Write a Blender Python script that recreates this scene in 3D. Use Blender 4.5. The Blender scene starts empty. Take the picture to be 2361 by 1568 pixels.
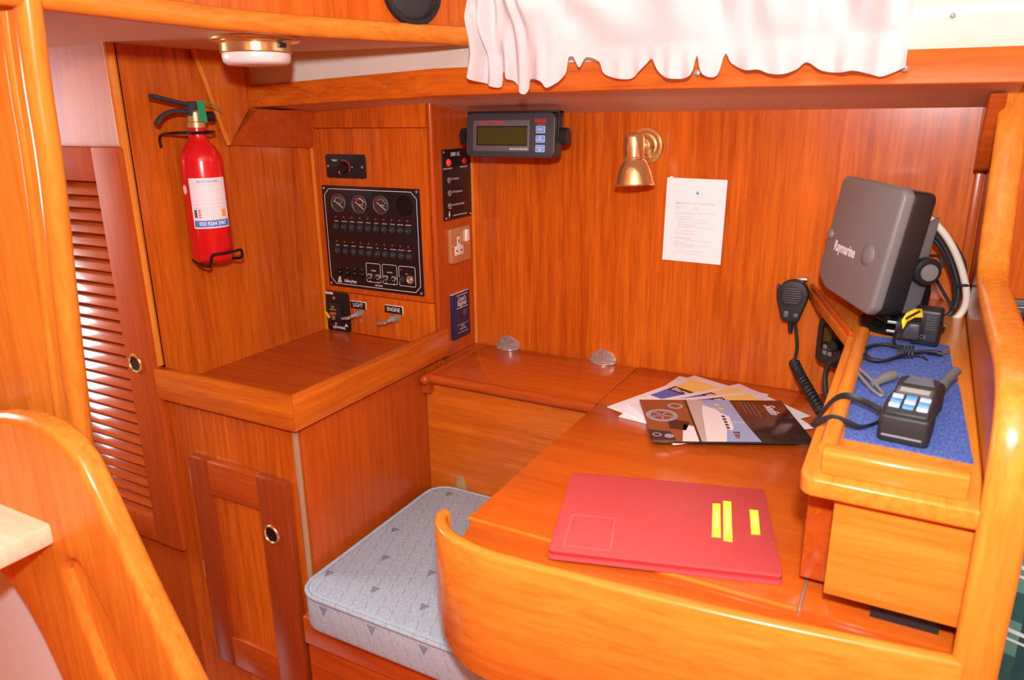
import bpy, bmesh, math, random
from math import sin, cos, pi, radians, atan2, sqrt, hypot
from mathutils import Vector as V, Matrix
random.seed(7)
S = bpy.context.scene
COL = S.collection
# ------------------------------------------------------------------ camera
YAW, PITCH, ROLL, FPX = radians(28.645), radians(16.874), radians(-.729), 1708.
CAM = V((0, 0, 1.345))
_f = V((-sin(YAW)*cos(PITCH), cos(YAW)*cos(PITCH), -sin(PITCH)))
_r = V((cos(YAW), sin(YAW), 0)); _u = _r.cross(_f)
_R = _r*cos(ROLL)+_u*sin(ROLL); _U = -_r*sin(ROLL)+_u*cos(ROLL)
cd = bpy.data.cameras.new('camera'); cam = bpy.data.objects.new('camera', cd); COL.objects.link(cam)
cd.sensor_width = 36; cd.lens = FPX/2361*36; cd.clip_start = .02
cam.matrix_world = Matrix(((_R.x, _U.x, -_f.x, CAM.x), (_R.y, _U.y, -_f.y, CAM.y), (_R.z, _U.z, -_f.z, CAM.z), (0, 0, 0, 1)))
cd.dof.use_dof = True; cd.dof.focus_distance = 1.7; cd.dof.aperture_fstop = 6.3
S.camera = cam
# ------------------------------------------------------------------ sky, lights, exposure
S.view_settings.view_transform = 'Standard'; S.view_settings.look = 'None'
S.view_settings.gamma = 1; S.view_settings.use_curve_mapping = False
S.view_settings.exposure = 0.0
W = bpy.data.worlds.new('sky'); S.world = W; W.use_nodes = True
W.node_tree.nodes['Background'].inputs[0].default_value = (.93, .97, 1, 1)
W.node_tree.nodes['Background'].inputs[1].default_value = 1.7
def lamp(name, typ, loc, power, size, color=(1, 1, 1), look=None, sy=None):
    d = bpy.data.lights.new(name, typ); o = bpy.data.objects.new(name, d); COL.objects.link(o)
    o.location = loc; d.energy = power; d.color = color
    if typ == 'AREA':
        d.size = size
        if sy: d.shape = 'RECTANGLE'; d.size_y = sy
        o.rotation_euler = (V(look)-V(loc)).to_track_quat('-Z', 'Z').to_euler()
    else: d.shadow_soft_size = size
    return o
# the photographer's flash, just above the lens (hard shadows under the dome light and lamp show it)
lamp('camera_flash_offscreen', 'POINT', (.02, -.03, 1.54), 84, .03, (.93, .98, 1.04))
# daylight through the open companionway above the ladder, at the opening in the aft bulkhead
lamp('companionway_left_offscreen', 'AREA', (-2.595, .55, 1.36), 18, .5, (.95, .98, 1), (-1.6, .55, 1.36), .6)

# ------------------------------------------------------------------ pixel -> place helpers (photo is 2361 x 1568)
def ray(x, y): return _f+_R*((x-1180.5)/FPX)-_U*((y-784)/FPX)
def P(x, y, ax, val):
    d = ray(x, y); i = 'xyz'.index(ax); return CAM+d*((val-CAM[i])/d[i])
def PP(x, y, O, N):
    d = ray(x, y); return CAM+d*((V(O)-CAM).dot(N)/d.dot(N))

# ------------------------------------------------------------------ materials
def mat(name, col, rough=.5, metal=0, spec=.5, coat=0, emit=None, es=0, trans=0, alpha=None):
    m = bpy.data.materials.new(name); m.use_nodes = True
    b = m.node_tree.nodes['Principled BSDF']
    b.inputs['Base Color'].default_value = (*col, 1); b.inputs['Roughness'].default_value = rough
    b.inputs['Metallic'].default_value = metal; b.inputs['Specular IOR Level'].default_value = spec
    b.inputs['Coat Weight'].default_value = coat; b.inputs['Coat Roughness'].default_value = .08
    if emit: b.inputs['Emission Color'].default_value = (*emit, 1); b.inputs['Emission Strength'].default_value = es
    if trans: b.inputs['Transmission Weight'].default_value = trans
    return m
def wood(name, axis, dark, light, rough=.25, fine=80, band=7., bump=.03, coat=.10):
    m = mat(name, light, rough, spec=.34, coat=coat); nt = m.node_tree; L = nt.links; N = nt.nodes
    b = N['Principled BSDF']
    tc = N.new('ShaderNodeTexCoord'); oi = N.new('ShaderNodeObjectInfo')
    mul = N.new('ShaderNodeVectorMath'); mul.operation = 'MULTIPLY_ADD'
    mul.inputs[1].default_value = (3.1, 5.7, 4.3)
    L.new(oi.outputs['Random'], mul.inputs[0]); L.new(tc.outputs['Object'], mul.inputs[2])
    def noise(sc, st, det, dist=0):
        mp = N.new('ShaderNodeMapping'); s = [1, 1, 1]; s['xyz'.index(axis)] = st
        mp.inputs['Scale'].default_value = s
        n = N.new('ShaderNodeTexNoise'); n.inputs['Scale'].default_value = sc; n.inputs['Detail'].default_value = det
        n.inputs['Distortion'].default_value = dist
        L.new(mul.outputs[0], mp.inputs[0]); L.new(mp.outputs[0], n.inputs['Vector']); return n
    a = noise(fine, .045, 3, .2); c = noise(band, .06, 2, .3); e = noise(230, .06, 3)
    m1 = N.new('ShaderNodeMix'); m1.inputs[0].default_value = .38
    L.new(a.outputs['Fac'], m1.inputs[2]); L.new(c.outputs['Fac'], m1.inputs[3])
    m2 = N.new('ShaderNodeMix'); m2.inputs[0].default_value = .30
    L.new(m1.outputs[0], m2.inputs[2]); L.new(e.outputs['Fac'], m2.inputs[3])
    r = N.new('ShaderNodeValToRGB'); r.color_ramp.elements[0].position = .36; r.color_ramp.elements[1].position = .62
    r.color_ramp.elements[0].color = (*dark, 1); r.color_ramp.elements[1].color = (*light, 1)
    L.new(m2.outputs[0], r.inputs[0]); L.new(r.outputs[0], b.inputs['Base Color'])
    bp = N.new('ShaderNodeBump'); bp.inputs['Strength'].default_value = bump; bp.inputs['Distance'].default_value = .002
    L.new(a.outputs['Fac'], bp.inputs['Height']); L.new(bp.outputs[0], b.inputs['Normal'])
    return m
DK, LT = (.43, .066, .0045), (.72, .152, .010)
WZ = wood('mahogany_grain_up', 'z', DK, LT)
WX = wood('mahogany_grain_across', 'x', DK, LT)
WY = wood('mahogany_grain_deep', 'y', DK, LT)
GD, GL = (.38, .056, .006), (.54, .092, .009)
SZ = wood('solid_mahogany_up', 'z', GD, GL, band=5); SX = wood('solid_mahogany_across', 'x', GD, GL, band=5); SY = wood('solid_mahogany_deep', 'y', GD, GL, band=5)
HD, HL = (.60, .155, .014), (.78, .26, .028)
LX = wood('honey_mahogany_across', 'x', HD, HL, band=10)
LZ = wood('honey_mahogany_up', 'z', HD, HL, band=10)
LY = wood('honey_mahogany_deep', 'y', HD, HL, band=10)
MX = wood('bright_mahogany_across', 'x', (.46, .086, .006), (.70, .165, .012), fine=60)
MY = wood('bright_mahogany_deep', 'y', (.46, .086, .006), (.70, .165, .012), fine=60)
FX_ = wood('sill_mahogany_across', 'x', DK, LT, fine=60)
MZ = wood('bright_mahogany_up', 'z', (.46, .086, .006), (.70, .165, .012), fine=60)
TX = wood('desk_mahogany_across', 'x', (.50, .080, .007), (.64, .122, .011), fine=45, rough=.2)
RZ = wood('red_mahogany_up', 'z', (.27, .040, .008), (.36, .056, .009), band=5)
DX = wood('dark_mahogany_across', 'x', GD, GL, band=4)
DOORZ = wood('door_mahogany_up', 'z', GD, GL, band=5, rough=.42, coat=0)
DOORX = wood('door_mahogany_across', 'x', GD, GL, band=5, rough=.36, coat=0)
SLAT = wood('slat_mahogany_across', 'x', GD, GL, band=5, rough=.24, coat=.6)
STILE = wood('door_frame_mahogany', 'z', GD, GL, band=5, rough=.6, coat=0)
DOORZ.node_tree.nodes['Principled BSDF'].inputs['Specular IOR Level'].default_value = .2
STILE.node_tree.nodes['Principled BSDF'].inputs['Specular IOR Level'].default_value = .15
PALE = wood('pale_step_wood', 'x', (.70, .52, .33), (.82, .66, .45), rough=.6, coat=0)
M = dict(
    black=mat('black_plastic', (.014, .014, .015), .42), blackgloss=mat('glossy_black', (.008, .008, .009), .2),
    panel=mat('black_panel_paint', (.010, .009, .010), .38), dark=mat('matt_black', (.014, .013, .013), .6),  # dark: plain matt black, also painted as the darkness inside holes
    rubber=mat('black_rubber', (.018, .018, .019), .55), grey=mat('grey_plastic', (.19, .18, .17), .45),
    midgrey=mat('mid_grey_plastic', (.11, .11, .115), .45), charcoal=mat('charcoal_plastic', (.045, .047, .052), .42),
    darkgrey=mat('dark_grey_plastic', (.028, .029, .032), .4),
    white=mat('white_print', (.8, .8, .78), .5), paper=mat('white_paper', (.92, .92, .92), .7),
    ink=mat('grey_ink', (.60, .61, .63), .8), redink=mat('red_ink', (.86, .52, .46), .8), paleink=mat('pale_ink', (.72, .75, .78), .8),
    red=mat('red_enamel', (.70, .010, .012), .22, coat=.5), redplastic=mat('red_vinyl', (.56, .070, .068), .40),
    redprint=mat('red_print', (.55, .03, .03), .5), redled=mat('red_led', (.5, .01, .01), .3, emit=(1, .03, .02), es=1.3),
    ledoff=mat('unlit_red_led', (.42, .02, .015), .3),
    brass=mat('polished_brass', (.92, .76, .34), .2, .9), brassdull=mat('satin_brass', (.66, .46, .20), .35, .6),
    steel=mat('polished_steel', (.70, .69, .66), .22, .8), steeldull=mat('worn_steel', (.42, .41, .39), .4, .5),
    green=mat('green_plastic', (.02, .33, .12), .45), yellow=mat('yellow_plastic', (.95, .62, .02), .5),
    yellowlabel=mat('yellow_label', (.93, .86, .08), .5), blue=mat('blue_key', (.13, .38, .78), .4), paleblue=mat('pale_blue_key', (.55, .74, .95), .4),
    navy=mat('navy_card', (.018, .022, .075), .45), cream=mat('cream_liner', (.66, .61, .50), .55),
    gel=mat('white_gelcoat', (.74, .73, .71), .35),
    lining=mat('tan_vinyl_lining', (.72, .55, .42), .6), opal=mat('opal_diffuser', (.85, .80, .76), .35), lcd=mat('olive_display', (.055, .050, .010), .25),
    lcd2=mat('pale_display', (.42, .46, .40), .3), cable=mat('cream_cable', (.78, .68, .55), .5),
    gaugeface=mat('brown_gauge_face', (.06, .035, .03), .4), greenprint=mat('green_print', (.03, .28, .08), .5),
    switchwhite=mat('white_switch', (.85, .78, .68), .4), orange=mat('orange_print', (.9, .35, .06), .6),
    bluelabel=mat('blue_label_band', (.10, .22, .6), .5), pinklabel=mat('service_label', (.86, .80, .78), .5),
    sky=mat('printed_sky', (.32, .44, .68), .25), brownprint=mat('printed_dark_brown', (.045, .025, .018), .12),
    wake=mat('printed_wake', (.55, .48, .42), .25), hullwhite=mat('printed_white', (.88, .86, .84), .25),
    amber=mat('printed_yellow', (.90, .60, .16), .35), photoblue=mat('printed_blue', (.06, .15, .55), .3), photodark=mat('printed_black', (.03, .025, .03), .3),
    cockpit=mat('printed_wood', (.30, .09, .03), .25), wheel=mat('printed_grey_blue', (.36, .36, .44), .25),
)
def fabric(name, col, col2, scale, rough=.9):
    m = mat(name, col, rough, spec=.2); nt = m.node_tree; N = nt.nodes; L = nt.links
    tc = N.new('ShaderNodeTexCoord'); n = N.new('ShaderNodeTexNoise'); n.inputs['Scale'].default_value = scale; n.inputs['Detail'].default_value = 4
    mp = N.new('ShaderNodeMapping'); mp.inputs['Scale'].default_value = (1, .35, 1)
    L.new(tc.outputs['Object'], mp.inputs[0]); L.new(mp.outputs[0], n.inputs['Vector'])
    r = N.new('ShaderNodeValToRGB'); r.color_ramp.elements[0].position = .35; r.color_ramp.elements[1].position = .65
    r.color_ramp.elements[0].color = (*col, 1); r.color_ramp.elements[1].color = (*col2, 1)
    L.new(n.outputs['Fac'], r.inputs[0]); L.new(r.outputs[0], N['Principled BSDF'].inputs['Base Color'])
    bp = N.new('ShaderNodeBump'); bp.inputs['Strength'].default_value = .25; bp.inputs['Distance'].default_value = .002
    L.new(n.outputs['Fac'], bp.inputs['Height']); L.new(bp.outputs[0], N['Principled BSDF'].inputs['Normal'])
    return m
def seat_fabric():
    m = fabric('grey_patterned_velour', (.33, .39, .45), (.44, .51, .58), 420); nt = m.node_tree; N = nt.nodes; L = nt.links
    base = N['Principled BSDF'].inputs['Base Color'].links[0].from_socket
    tc = [n for n in N if n.type == 'TEX_COORD'][0]
    def mth(op, a, b=None, c=None):
        n = N.new('ShaderNodeMath'); n.operation = op
        for i, v in enumerate((a, b, c)):
            if v is None: continue
            if isinstance(v, (int, float)): n.inputs[i].default_value = v
            else: L.new(v, n.inputs[i])
        return n.outputs[0]
    sp = N.new('ShaderNodeSeparateXYZ'); L.new(tc.outputs['Object'], sp.inputs[0])
    y = mth('ADD', sp.outputs[1], mth('MULTIPLY', sp.outputs[2], 1.0))
    def cells(k, cw, ch, ox, oy):
        ry = mth('DIVIDE', mth('ADD', y, oy), ch); row = mth('FLOOR', ry); fy = mth('FRACT', ry)
        rx = mth('ADD', mth('DIVIDE', mth('ADD', sp.outputs[0], ox), cw), mth('MULTIPLY', row, k)); return mth('FRACT', rx), fy
    fx, fy = cells(.42, .118, .098, 5, 5)
    # triangle: width shrinking towards the camera
    w = mth('MULTIPLY', mth('SUBTRACT', fy, .40), .42)
    tri = mth('MULTIPLY', mth('LESS_THAN', mth('ABSOLUTE', mth('SUBTRACT', fx, .5)), w), mth('LESS_THAN', fy, .62))
    dx, dy = cells(.35, .030, .034, 5, 5)
    dash = mth('MULTIPLY', mth('LESS_THAN', mth('ABSOLUTE', mth('ADD', mth('SUBTRACT', dx, .5), mth('MULTIPLY', mth('SUBTRACT', dy, .5), .5))), .045), mth('LESS_THAN', mth('ABSOLUTE', mth('SUBTRACT', dy, .5)), .38))
    mx = N.new('ShaderNodeMix'); mx.data_type = 'RGBA'; mx.inputs[7].default_value = (.24, .27, .31, 1)
    L.new(base, mx.inputs[6]); L.new(mth('MULTIPLY', dash, .55), mx.inputs[0])
    m2 = N.new('ShaderNodeMix'); m2.data_type = 'RGBA'; m2.inputs[7].default_value = (.16, .18, .26, 1)
    L.new(mx.outputs[2], m2.inputs[6]); L.new(mth('MULTIPLY', tri, .8), m2.inputs[0])
    L.new(m2.outputs[2], N['Principled BSDF'].inputs['Base Color']); return m
M['seat'] = seat_fabric()
M['mat'] = fabric('blue_nonslip_mat', (.05, .085, .30), (.12, .18, .48), 500)
def plaid():
    m = mat('green_plaid_cloth', (.04, .12, .09), .9, spec=.2); nt = m.node_tree; N = nt.nodes; L = nt.links
    tc = N.new('ShaderNodeTexCoord'); sp = N.new('ShaderNodeSeparateXYZ'); L.new(tc.outputs['Object'], sp.inputs[0])
    last = None
    def band(s, k, w, off):
        a = N.new('ShaderNodeMath'); a.operation = 'MULTIPLY_ADD'; a.inputs[1].default_value = k; a.inputs[2].default_value = off; L.new(s, a.inputs[0])
        f = N.new('ShaderNodeMath'); f.operation = 'FRACT'; L.new(a.outputs[0], f.inputs[0])
        l = N.new('ShaderNodeMath'); l.operation = 'LESS_THAN'; l.inputs[1].default_value = w; L.new(f.outputs[0], l.inputs[0]); return l.outputs[0]
    col = None
    for s, k, w, off, c in ((sp.outputs[2], 11, .45, 0, (.03, .09, .075)), (sp.outputs[0], 11, .4, 0, (.02, .06, .06)), (sp.outputs[2], 11, .06, .2, (.6, .66, .6)), (sp.outputs[0], 11, .06, .3, (.6, .66, .6)), (sp.outputs[2], 11, .04, .33, (.6, .66, .6))):
        mx = N.new('ShaderNodeMix'); mx.data_type = 'RGBA'; mx.inputs[7].default_value = (*c, 1)
        f = N.new('ShaderNodeMath'); f.operation = 'MULTIPLY'; f.inputs[1].default_value = 1.75; L.new(band(s, k, w, off), f.inputs[0])
        L.new(f.outputs[0], mx.inputs[0])
        if col: L.new(col, mx.inputs[6])
        else: mx.inputs[6].default_value = (.10, .24, .18, 1)
        col = mx.outputs[2]
    L.new(col, N['Principled BSDF'].inputs['Base Color']); return m
M['plaid'] = plaid()
def curtain_mat():
    m = bpy.data.materials.new('white_curtain_cotton'); m.use_nodes = True; nt = m.node_tree; N = nt.nodes; L = nt.links
    b = N['Principled BSDF']; b.inputs['Base Color'].default_value = (.91, .93, .93, 1); b.inputs['Roughness'].default_value = .9
    t = N.new('ShaderNodeBsdfTranslucent'); t.inputs[0].default_value = (.9, .86, .8, 1)
    mx = N.new('ShaderNodeMixShader'); mx.inputs[0].default_value = .35
    L.new(b.outputs[0], mx.inputs[1]); L.new(t.outputs[0], mx.inputs[2]); L.new(mx.outputs[0], N['Material Output'].inputs[0]); return m
M['curtain'] = curtain_mat()
M['glass'] = mat('window_glass', (1, 1, 1), .02, trans=1)

# ------------------------------------------------------------------ mesh builder
I4 = Matrix.Identity(4)
def frame(O, R, U):
    R = V(R).normalized(); U = V(U); U = (U-R*U.dot(R)).normalized(); N = R.cross(U)
    return Matrix(((R.x, U.x, N.x, O[0]), (R.y, U.y, N.y, O[1]), (R.z, U.z, N.z, O[2]), (0, 0, 0, 1)))
ROOTM = {}
def thing(name, label, cat, fr=None, loc=None, group=None, kind=None):
    o = bpy.data.objects.new(name, None); COL.objects.link(o); o.empty_display_size = .03
    if fr is None: fr = Matrix.Translation(V(loc)) if loc is not None else I4; local = False
    else: local = True
    o.matrix_world = fr; o['label'] = label
    if kind: o['kind'] = kind
    else: o['category'] = cat
    if group: o['group'] = group
    ROOTM[o.name] = (fr, local); return o
def link(name, me, m, parent=None, smooth=35):
    if m: me.materials.append(m)
    o = bpy.data.objects.new(name, me); COL.objects.link(o)
    if smooth:
        for p in me.polygons: p.use_smooth = True
        me.set_sharp_from_angle(angle=radians(smooth))
    if parent:
        o.parent = parent
        if parent.name in ROOTM:
            fr, local = ROOTM[parent.name]
            if not local: o.matrix_parent_inverse = fr.inverted()
    return o
class B:
    def __init__(s, T=None): s.v = []; s.f = []; s.T = T
    def add(s, vs, fs):
        n = len(s.v); s.v += [tuple(s.T@V(a)) if s.T else tuple(a) for a in vs]; s.f += [tuple(i+n for i in f) for f in fs]; return s
    def bm(s, bm):
        bm.verts.index_update(); s.add([v.co[:] for v in bm.verts], [[v.index for v in f.verts] for f in bm.faces]); bm.free(); return s
    def box(s, x0, x1, y0, y1, z0, z1, bev=0, seg=2):
        bm = bmesh.new(); bmesh.ops.create_cube(bm, size=1)
        for v in bm.verts: v.co = V(((x0+x1)/2+v.co.x*(x1-x0), (y0+y1)/2+v.co.y*(y1-y0), (z0+z1)/2+v.co.z*(z1-z0)))
        if bev: bmesh.ops.bevel(bm, geom=bm.edges[:], offset=bev, segments=seg, affect='EDGES', profile=.5, clamp_overlap=True)
        return s.bm(bm)
    def prism(s, poly, w0, w1, bev=0, ax='z', seg=2):
        # poly in (x,y) extruded along z; ax 'y': poly is (x,z); ax 'x': poly is (y,z)
        bm = bmesh.new()
        def co(p, w): return {'z': (p[0], p[1], w), 'y': (p[0], w, p[1]), 'x': (w, p[0], p[1])}[ax]
        vs = [bm.verts.new(co(p, w0)) for p in poly]; f = bm.faces.new(vs)
        e = bmesh.ops.extrude_face_region(bm, geom=[f]); d = V(co((0, 0), w1))-V(co((0, 0), w0))
        for g in e['geom']:
            if isinstance(g, bmesh.types.BMVert): g.co += d
        bmesh.ops.recalc_face_normals(bm, faces=bm.faces[:])
        if bev: bmesh.ops.bevel(bm, geom=bm.edges[:], offset=bev, segments=seg, affect='EDGES', profile=.5, clamp_overlap=True)
        return s.bm(bm)
    def lathe(s, prof, n=28, c=(0, 0, 0), axis=(0, 0, 1), cap=True):
        q = V((0, 0, 1)).rotation_difference(V(axis)).to_matrix(); c = V(c); vs = []; fs = []
        for r, h in prof:
            for i in range(n):
                a = 2*pi*i/n; vs.append(c+q@V((r*cos(a), r*sin(a), h)))
        for k in range(len(prof)-1):
            for i in range(n):
                j = (i+1) % n; fs.append((k*n+i, k*n+j, (k+1)*n+j, (k+1)*n+i))
        if cap:
            fs.append(tuple(range(n))[::-1]); fs.append(tuple((len(prof)-1)*n+i for i in range(n)))
        return s.add(vs, fs)
    def cyl(s, c, r, h, axis=(0, 0, 1), n=20, b=0):
        pr = [(r, 0), (r, h)] if not b else [(r, 0), (r, h-b), (r-b*.3, h-b*.3), (r-b, h)]
        return s.lathe(pr, n, c, axis)
    def tube(s, pts, r, n=8, closed=False, flat=None):
        pts = [V(p) for p in pts]; m = len(pts); vs = []; fs = []; prev = None
        for i, p in enumerate(pts):
            a = pts[i-1] if (i or closed) else p; b = pts[(i+1) % m] if (i < m-1 or closed) else p
            t = (b-a).normalized()
            if prev is None:
                x = t.orthogonal().normalized() if flat is None else (V(flat)-t*V(flat).dot(t)).normalized()
            else: x = (prev-t*prev.dot(t)).normalized()
            prev = x; y = t.cross(x); rr = r[i] if isinstance(r, (list, tuple)) and flat is None else r
            ra, rb = (rr, rr) if flat is None else rr
            for k in range(n):
                g = 2*pi*k/n; vs.append(p+x*(ra*cos(g))+y*(rb*sin(g)))
        for i in range(m if closed else m-1):
            for k in range(n):
                l = (k+1) % n; j = (i+1) % m
                fs.append((i*n+k, i*n+l, j*n+l, j*n+k))
        if not closed: fs.append(tuple(range(n))[::-1]); fs.append(tuple((m-1)*n+k for k in range(n)))
        return s.add(vs, fs)
    def ball(s, c, r, sc=(1, 1, 1), n=16):
        bm = bmesh.new(); bmesh.ops.create_uvsphere(bm, u_segments=n, v_segments=n//2, radius=r)
        for v in bm.verts: v.co = V((v.co.x*sc[0], v.co.y*sc[1], v.co.z*sc[2]))+V(c)
        return s.bm(bm)
    def o(s, name, m, parent=None, smooth=35):
        me = bpy.data.meshes.new(name); me.from_pydata(s.v, [], s.f); me.validate(); me.update()
        bm = bmesh.new(); bm.from_mesh(me); bmesh.ops.recalc_face_normals(bm, faces=bm.faces[:]); bm.to_mesh(me); bm.free()
        return link(name, me, m, parent, smooth)
def smoothpath(pts, k=6, closed=False):
    pts = [V(p) for p in pts]; n = len(pts); out = []
    for i in range(n if closed else n-1):
        g = (lambda j: pts[j % n]) if closed else (lambda j: pts[max(0, min(n-1, j))])
        a, b, c, d = g(i-1), g(i), g(i+1), g(i+2)
        for t in range(k):
            t /= k; out.append(.5*((2*b)+(c-a)*t+(2*a-5*b+4*c-d)*t*t+(3*b-a-3*c+d)*t**3))
    if not closed: out.append(pts[-1])
    return out
def rrect(x0, x1, y0, y1, r, n=5):
    out = []
    for cx, cy, a in ((x1-r, y1-r, 0), (x0+r, y1-r, 90), (x0+r, y0+r, 180), (x1-r, y0+r, 270)):
        for i in range(n+1):
            t = radians(a+90*i/n); out.append((cx+r*cos(t), cy+r*sin(t)))
    return out
def tag(o, label, cat=None, group=None, kind=None):
    o['label'] = label
    if cat: o['category'] = cat
    if group: o['group'] = group
    if kind: o['kind'] = kind
    return o
def struct(name, b, m, label, parent=None, smooth=35):
    o = b.o(name, m, parent, smooth)
    if not parent: o['kind'] = 'structure'; o['label'] = label
    return o
def textmesh(s, size, align='CENTER', bold=0, shear=0, ext=.0001, sx=1):
    c = bpy.data.curves.new('t', 'FONT'); c.body = s; c.size = size; c.align_x = align; c.align_y = 'CENTER'
    c.offset = bold*size; c.shear = shear; c.extrude = ext; c.resolution_u = 2
    o = bpy.data.objects.new('t', c); me = bpy.data.meshes.new_from_object(o); bpy.data.objects.remove(o)
    for v in me.vertices: v.co.x *= sx
    return me
def text(s, size, pos, m, parent, align='CENTER', bold=0, rot=0, shear=0, sx=1, fn=None, name='lettering'):
    me = textmesh(s, size, align, bold, shear, .0001, sx)
    T = Matrix.Translation(V(pos))@Matrix.Rotation(rot, 4, 'Z')
    for v in me.vertices:
        v.co = T@v.co
        if fn: v.co = fn(v.co)
    return link(name, me, m, parent, 0)
def line(b, a, c, w, h):          # thin flat bar on the local face at height h
    a = V((a[0], a[1], 0)); c = V((c[0], c[1], 0)); d = (c-a).normalized(); n = V((-d.y, d.x, 0))*w/2
    return b.prism([(a-n)[:2], (c-n)[:2], (c+n)[:2], (a+n)[:2]], h, h+.0002)
def loop(b, pts, w, h):
    n = len(pts)
    for i in range(n): line(b, pts[i], pts[(i+1) % n], w, h)
    return b
def disc(b, c, r, h, t=.0002, n=20): return b.cyl((c[0], c[1], h), r, t, n=n)
def arc(b, c, r0, r1, a0, a1, h, n=14):
    p = [(c[0]+r1*cos(radians(a0+(a1-a0)*i/n)), c[1]+r1*sin(radians(a0+(a1-a0)*i/n))) for i in range(n+1)]
    q = [(c[0]+r0*cos(radians(a0+(a1-a0)*i/n)), c[1]+r0*sin(radians(a0+(a1-a0)*i/n))) for i in range(n+1)]
    for i in range(n): b.prism([q[i], p[i], p[i+1], q[i+1]], h, h+.0002)
    return b
SCREW = {}
def screw(parent, pos, r=.003, m=None, h=.0012, name='screw'):
    key = (r, m.name if m else '')
    if key not in SCREW:
        me = B().lathe([(r, 0), (r*.9, h*.6), (r*.5, h), (r*.48, h*.75), (.0001, h*.75)], 12, cap=False)
        o = me.o(name, m or M['steel'], None); SCREW[key] = o.data; bpy.data.objects.remove(o)
    o = bpy.data.objects.new(name, SCREW[key]); COL.objects.link(o); o.parent = parent; o.location = pos
    return o
def curve_plate(name, outer, holes, w0, w1, bev, m, parent, ax='y'):
    c = bpy.data.curves.new('c', 'CURVE'); c.dimensions = '2D'; c.fill_mode = 'BOTH'
    for pl in [outer]+holes:
        sp = c.splines.new('POLY'); sp.points.add(len(pl)-1); sp.use_cyclic_u = True
        for q, p in zip(sp.points, pl): q.co = (p[0], p[1], 0, 1)
    c.extrude = (w1-w0)/2-bev; c.bevel_depth = bev; c.bevel_resolution = 3; c.offset = -bev
    o = bpy.data.objects.new('c', c); me = bpy.data.meshes.new_from_object(o); bpy.data.objects.remove(o)
    for v in me.vertices:
        x, y, z = v.co; z += (w0+w1)/2
        v.co = {'y': (x, z, y), 'x': (z, x, y), 'z': (x, y, z)}[ax]
    bm = bmesh.new(); bm.from_mesh(me); bmesh.ops.remove_doubles(bm, verts=bm.verts[:], dist=1e-5); bmesh.ops.recalc_face_normals(bm, faces=bm.faces[:]); bm.to_mesh(me); bm.free()
    return link(name, me, m, parent, 40)

# ------------------------------------------------------------------ key planes (metres)
DZ = .75            # desk top
YW = 1.66           # outboard wall
XP, YP = -1.018, 1.485   # switchboard pillar side / front
XB, YF = -1.40, .965     # left bulkhead / louvre wall
SOF = 1.487         # upper soffit
# ================================================================== THE SETTING
struct('floor', B().box(-2.6, 1.6, -1.2, 1.7, -.03, 0), WX, 'varnished mahogany cabin floor')
struct('ceiling', B().box(-2.6, 1.6, -1.2, 1.47, 1.96, 1.99), M['cream'], 'cream lined cabin ceiling')
struct('wall_above_window', B().box(-2.6, 1.6, 1.445, 1.47, 1.75, 1.96).box(-2.6, -.86, 1.445, 1.47, 1.50, 1.75).box(.9, 1.6, 1.445, 1.47, 1.39, 1.75), M['cream'], 'unseen cream infill keeping sky light out above the window')  # unseen, added to close gaps where sky light leaked in
struct('wall_sill_right', B().box(.13, 1.6, 1.425, YW+.04, 1.395, 1.41), M['lining'], 'unseen tan infill keeping sky light out beyond the right partition')  # added out of view to block the light gap behind the sill board
struct('wall_behind', B().box(-2.6, 1.6, -1.23, -1.2, 0, 1.96), WZ, 'mahogany panelled cabin side facing the chart table')
struct('wall_aft', B().box(-2.63, -2.6, -1.2, .30, 0, 1.96).box(-2.63, -2.6, .80, 1.7, 0, 1.96).box(-2.63, -2.6, .30, .80, 0, 1.06).box(-2.63, -2.6, .30, .80, 1.66, 1.96), WZ, 'mahogany bulkhead with the open companionway behind the ladder')
struct('wall_fore', B().box(1.6, 1.63, -1.2, 1.7, 0, 1.96), WZ, 'mahogany bulkhead at the far end of the saloon')
# outboard wall behind the chart table
struct('wall_back', B().box(XP-.02, .0835, YW, YW+.02, .0, 1.40).box(.0835, .105, YW+.006, YW+.02, .0, 1.40), WZ, 'mahogany veneer panel behind the chart table')
struct('trim_1', B().box(.0865, .101, YW-.008, YW+.02, .7, 1.38, .002), SZ, 'narrow vertical mahogany batten at the right end of the panel')
# saloon side beyond the partition
struct('wall_far_right', B().box(.13, 1.6, YW+.02, YW+.04, .0, 1.40), WZ, 'orange mahogany wall beyond the right partition')
# left bulkhead (faces the chart table) and louvre wall
struct('wall_left', B().box(XB-.02, XB, YF+.005, 1.72, 0, 1.50), WZ, 'mahogany bulkhead that carries the fire extinguisher')
wl = B().box(-2.5, -1.87, YF, YF+.018, 0, 1.5).box(-1.46, XB+.0, YF, YF+.018, 0, 1.5).box(-1.87, -1.46, YF, YF+.018, 1.24, 1.5).box(-1.87, -1.46, YF, YF+.018, 0, .44)
struct('wall_louvre', wl, DOORZ, 'dark mahogany panel around the louvre door')
cl = B().box(-1.92, -1.90, YF+.02, 1.45, 0, 1.5).box(-1.92, XB-.02, 1.45, 1.47, 0, 1.5)
struct('wall_locker_inside', cl, SZ, 'mahogany inside of the hanging locker behind the louvres')
struct('trim_2', B().tube([(XB+.008, YF-.002, .84), (XB+.008, YF-.002, 1.487)], .010, 10), LZ, 'rounded pale bead up the front edge of the left bulkhead')
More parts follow.
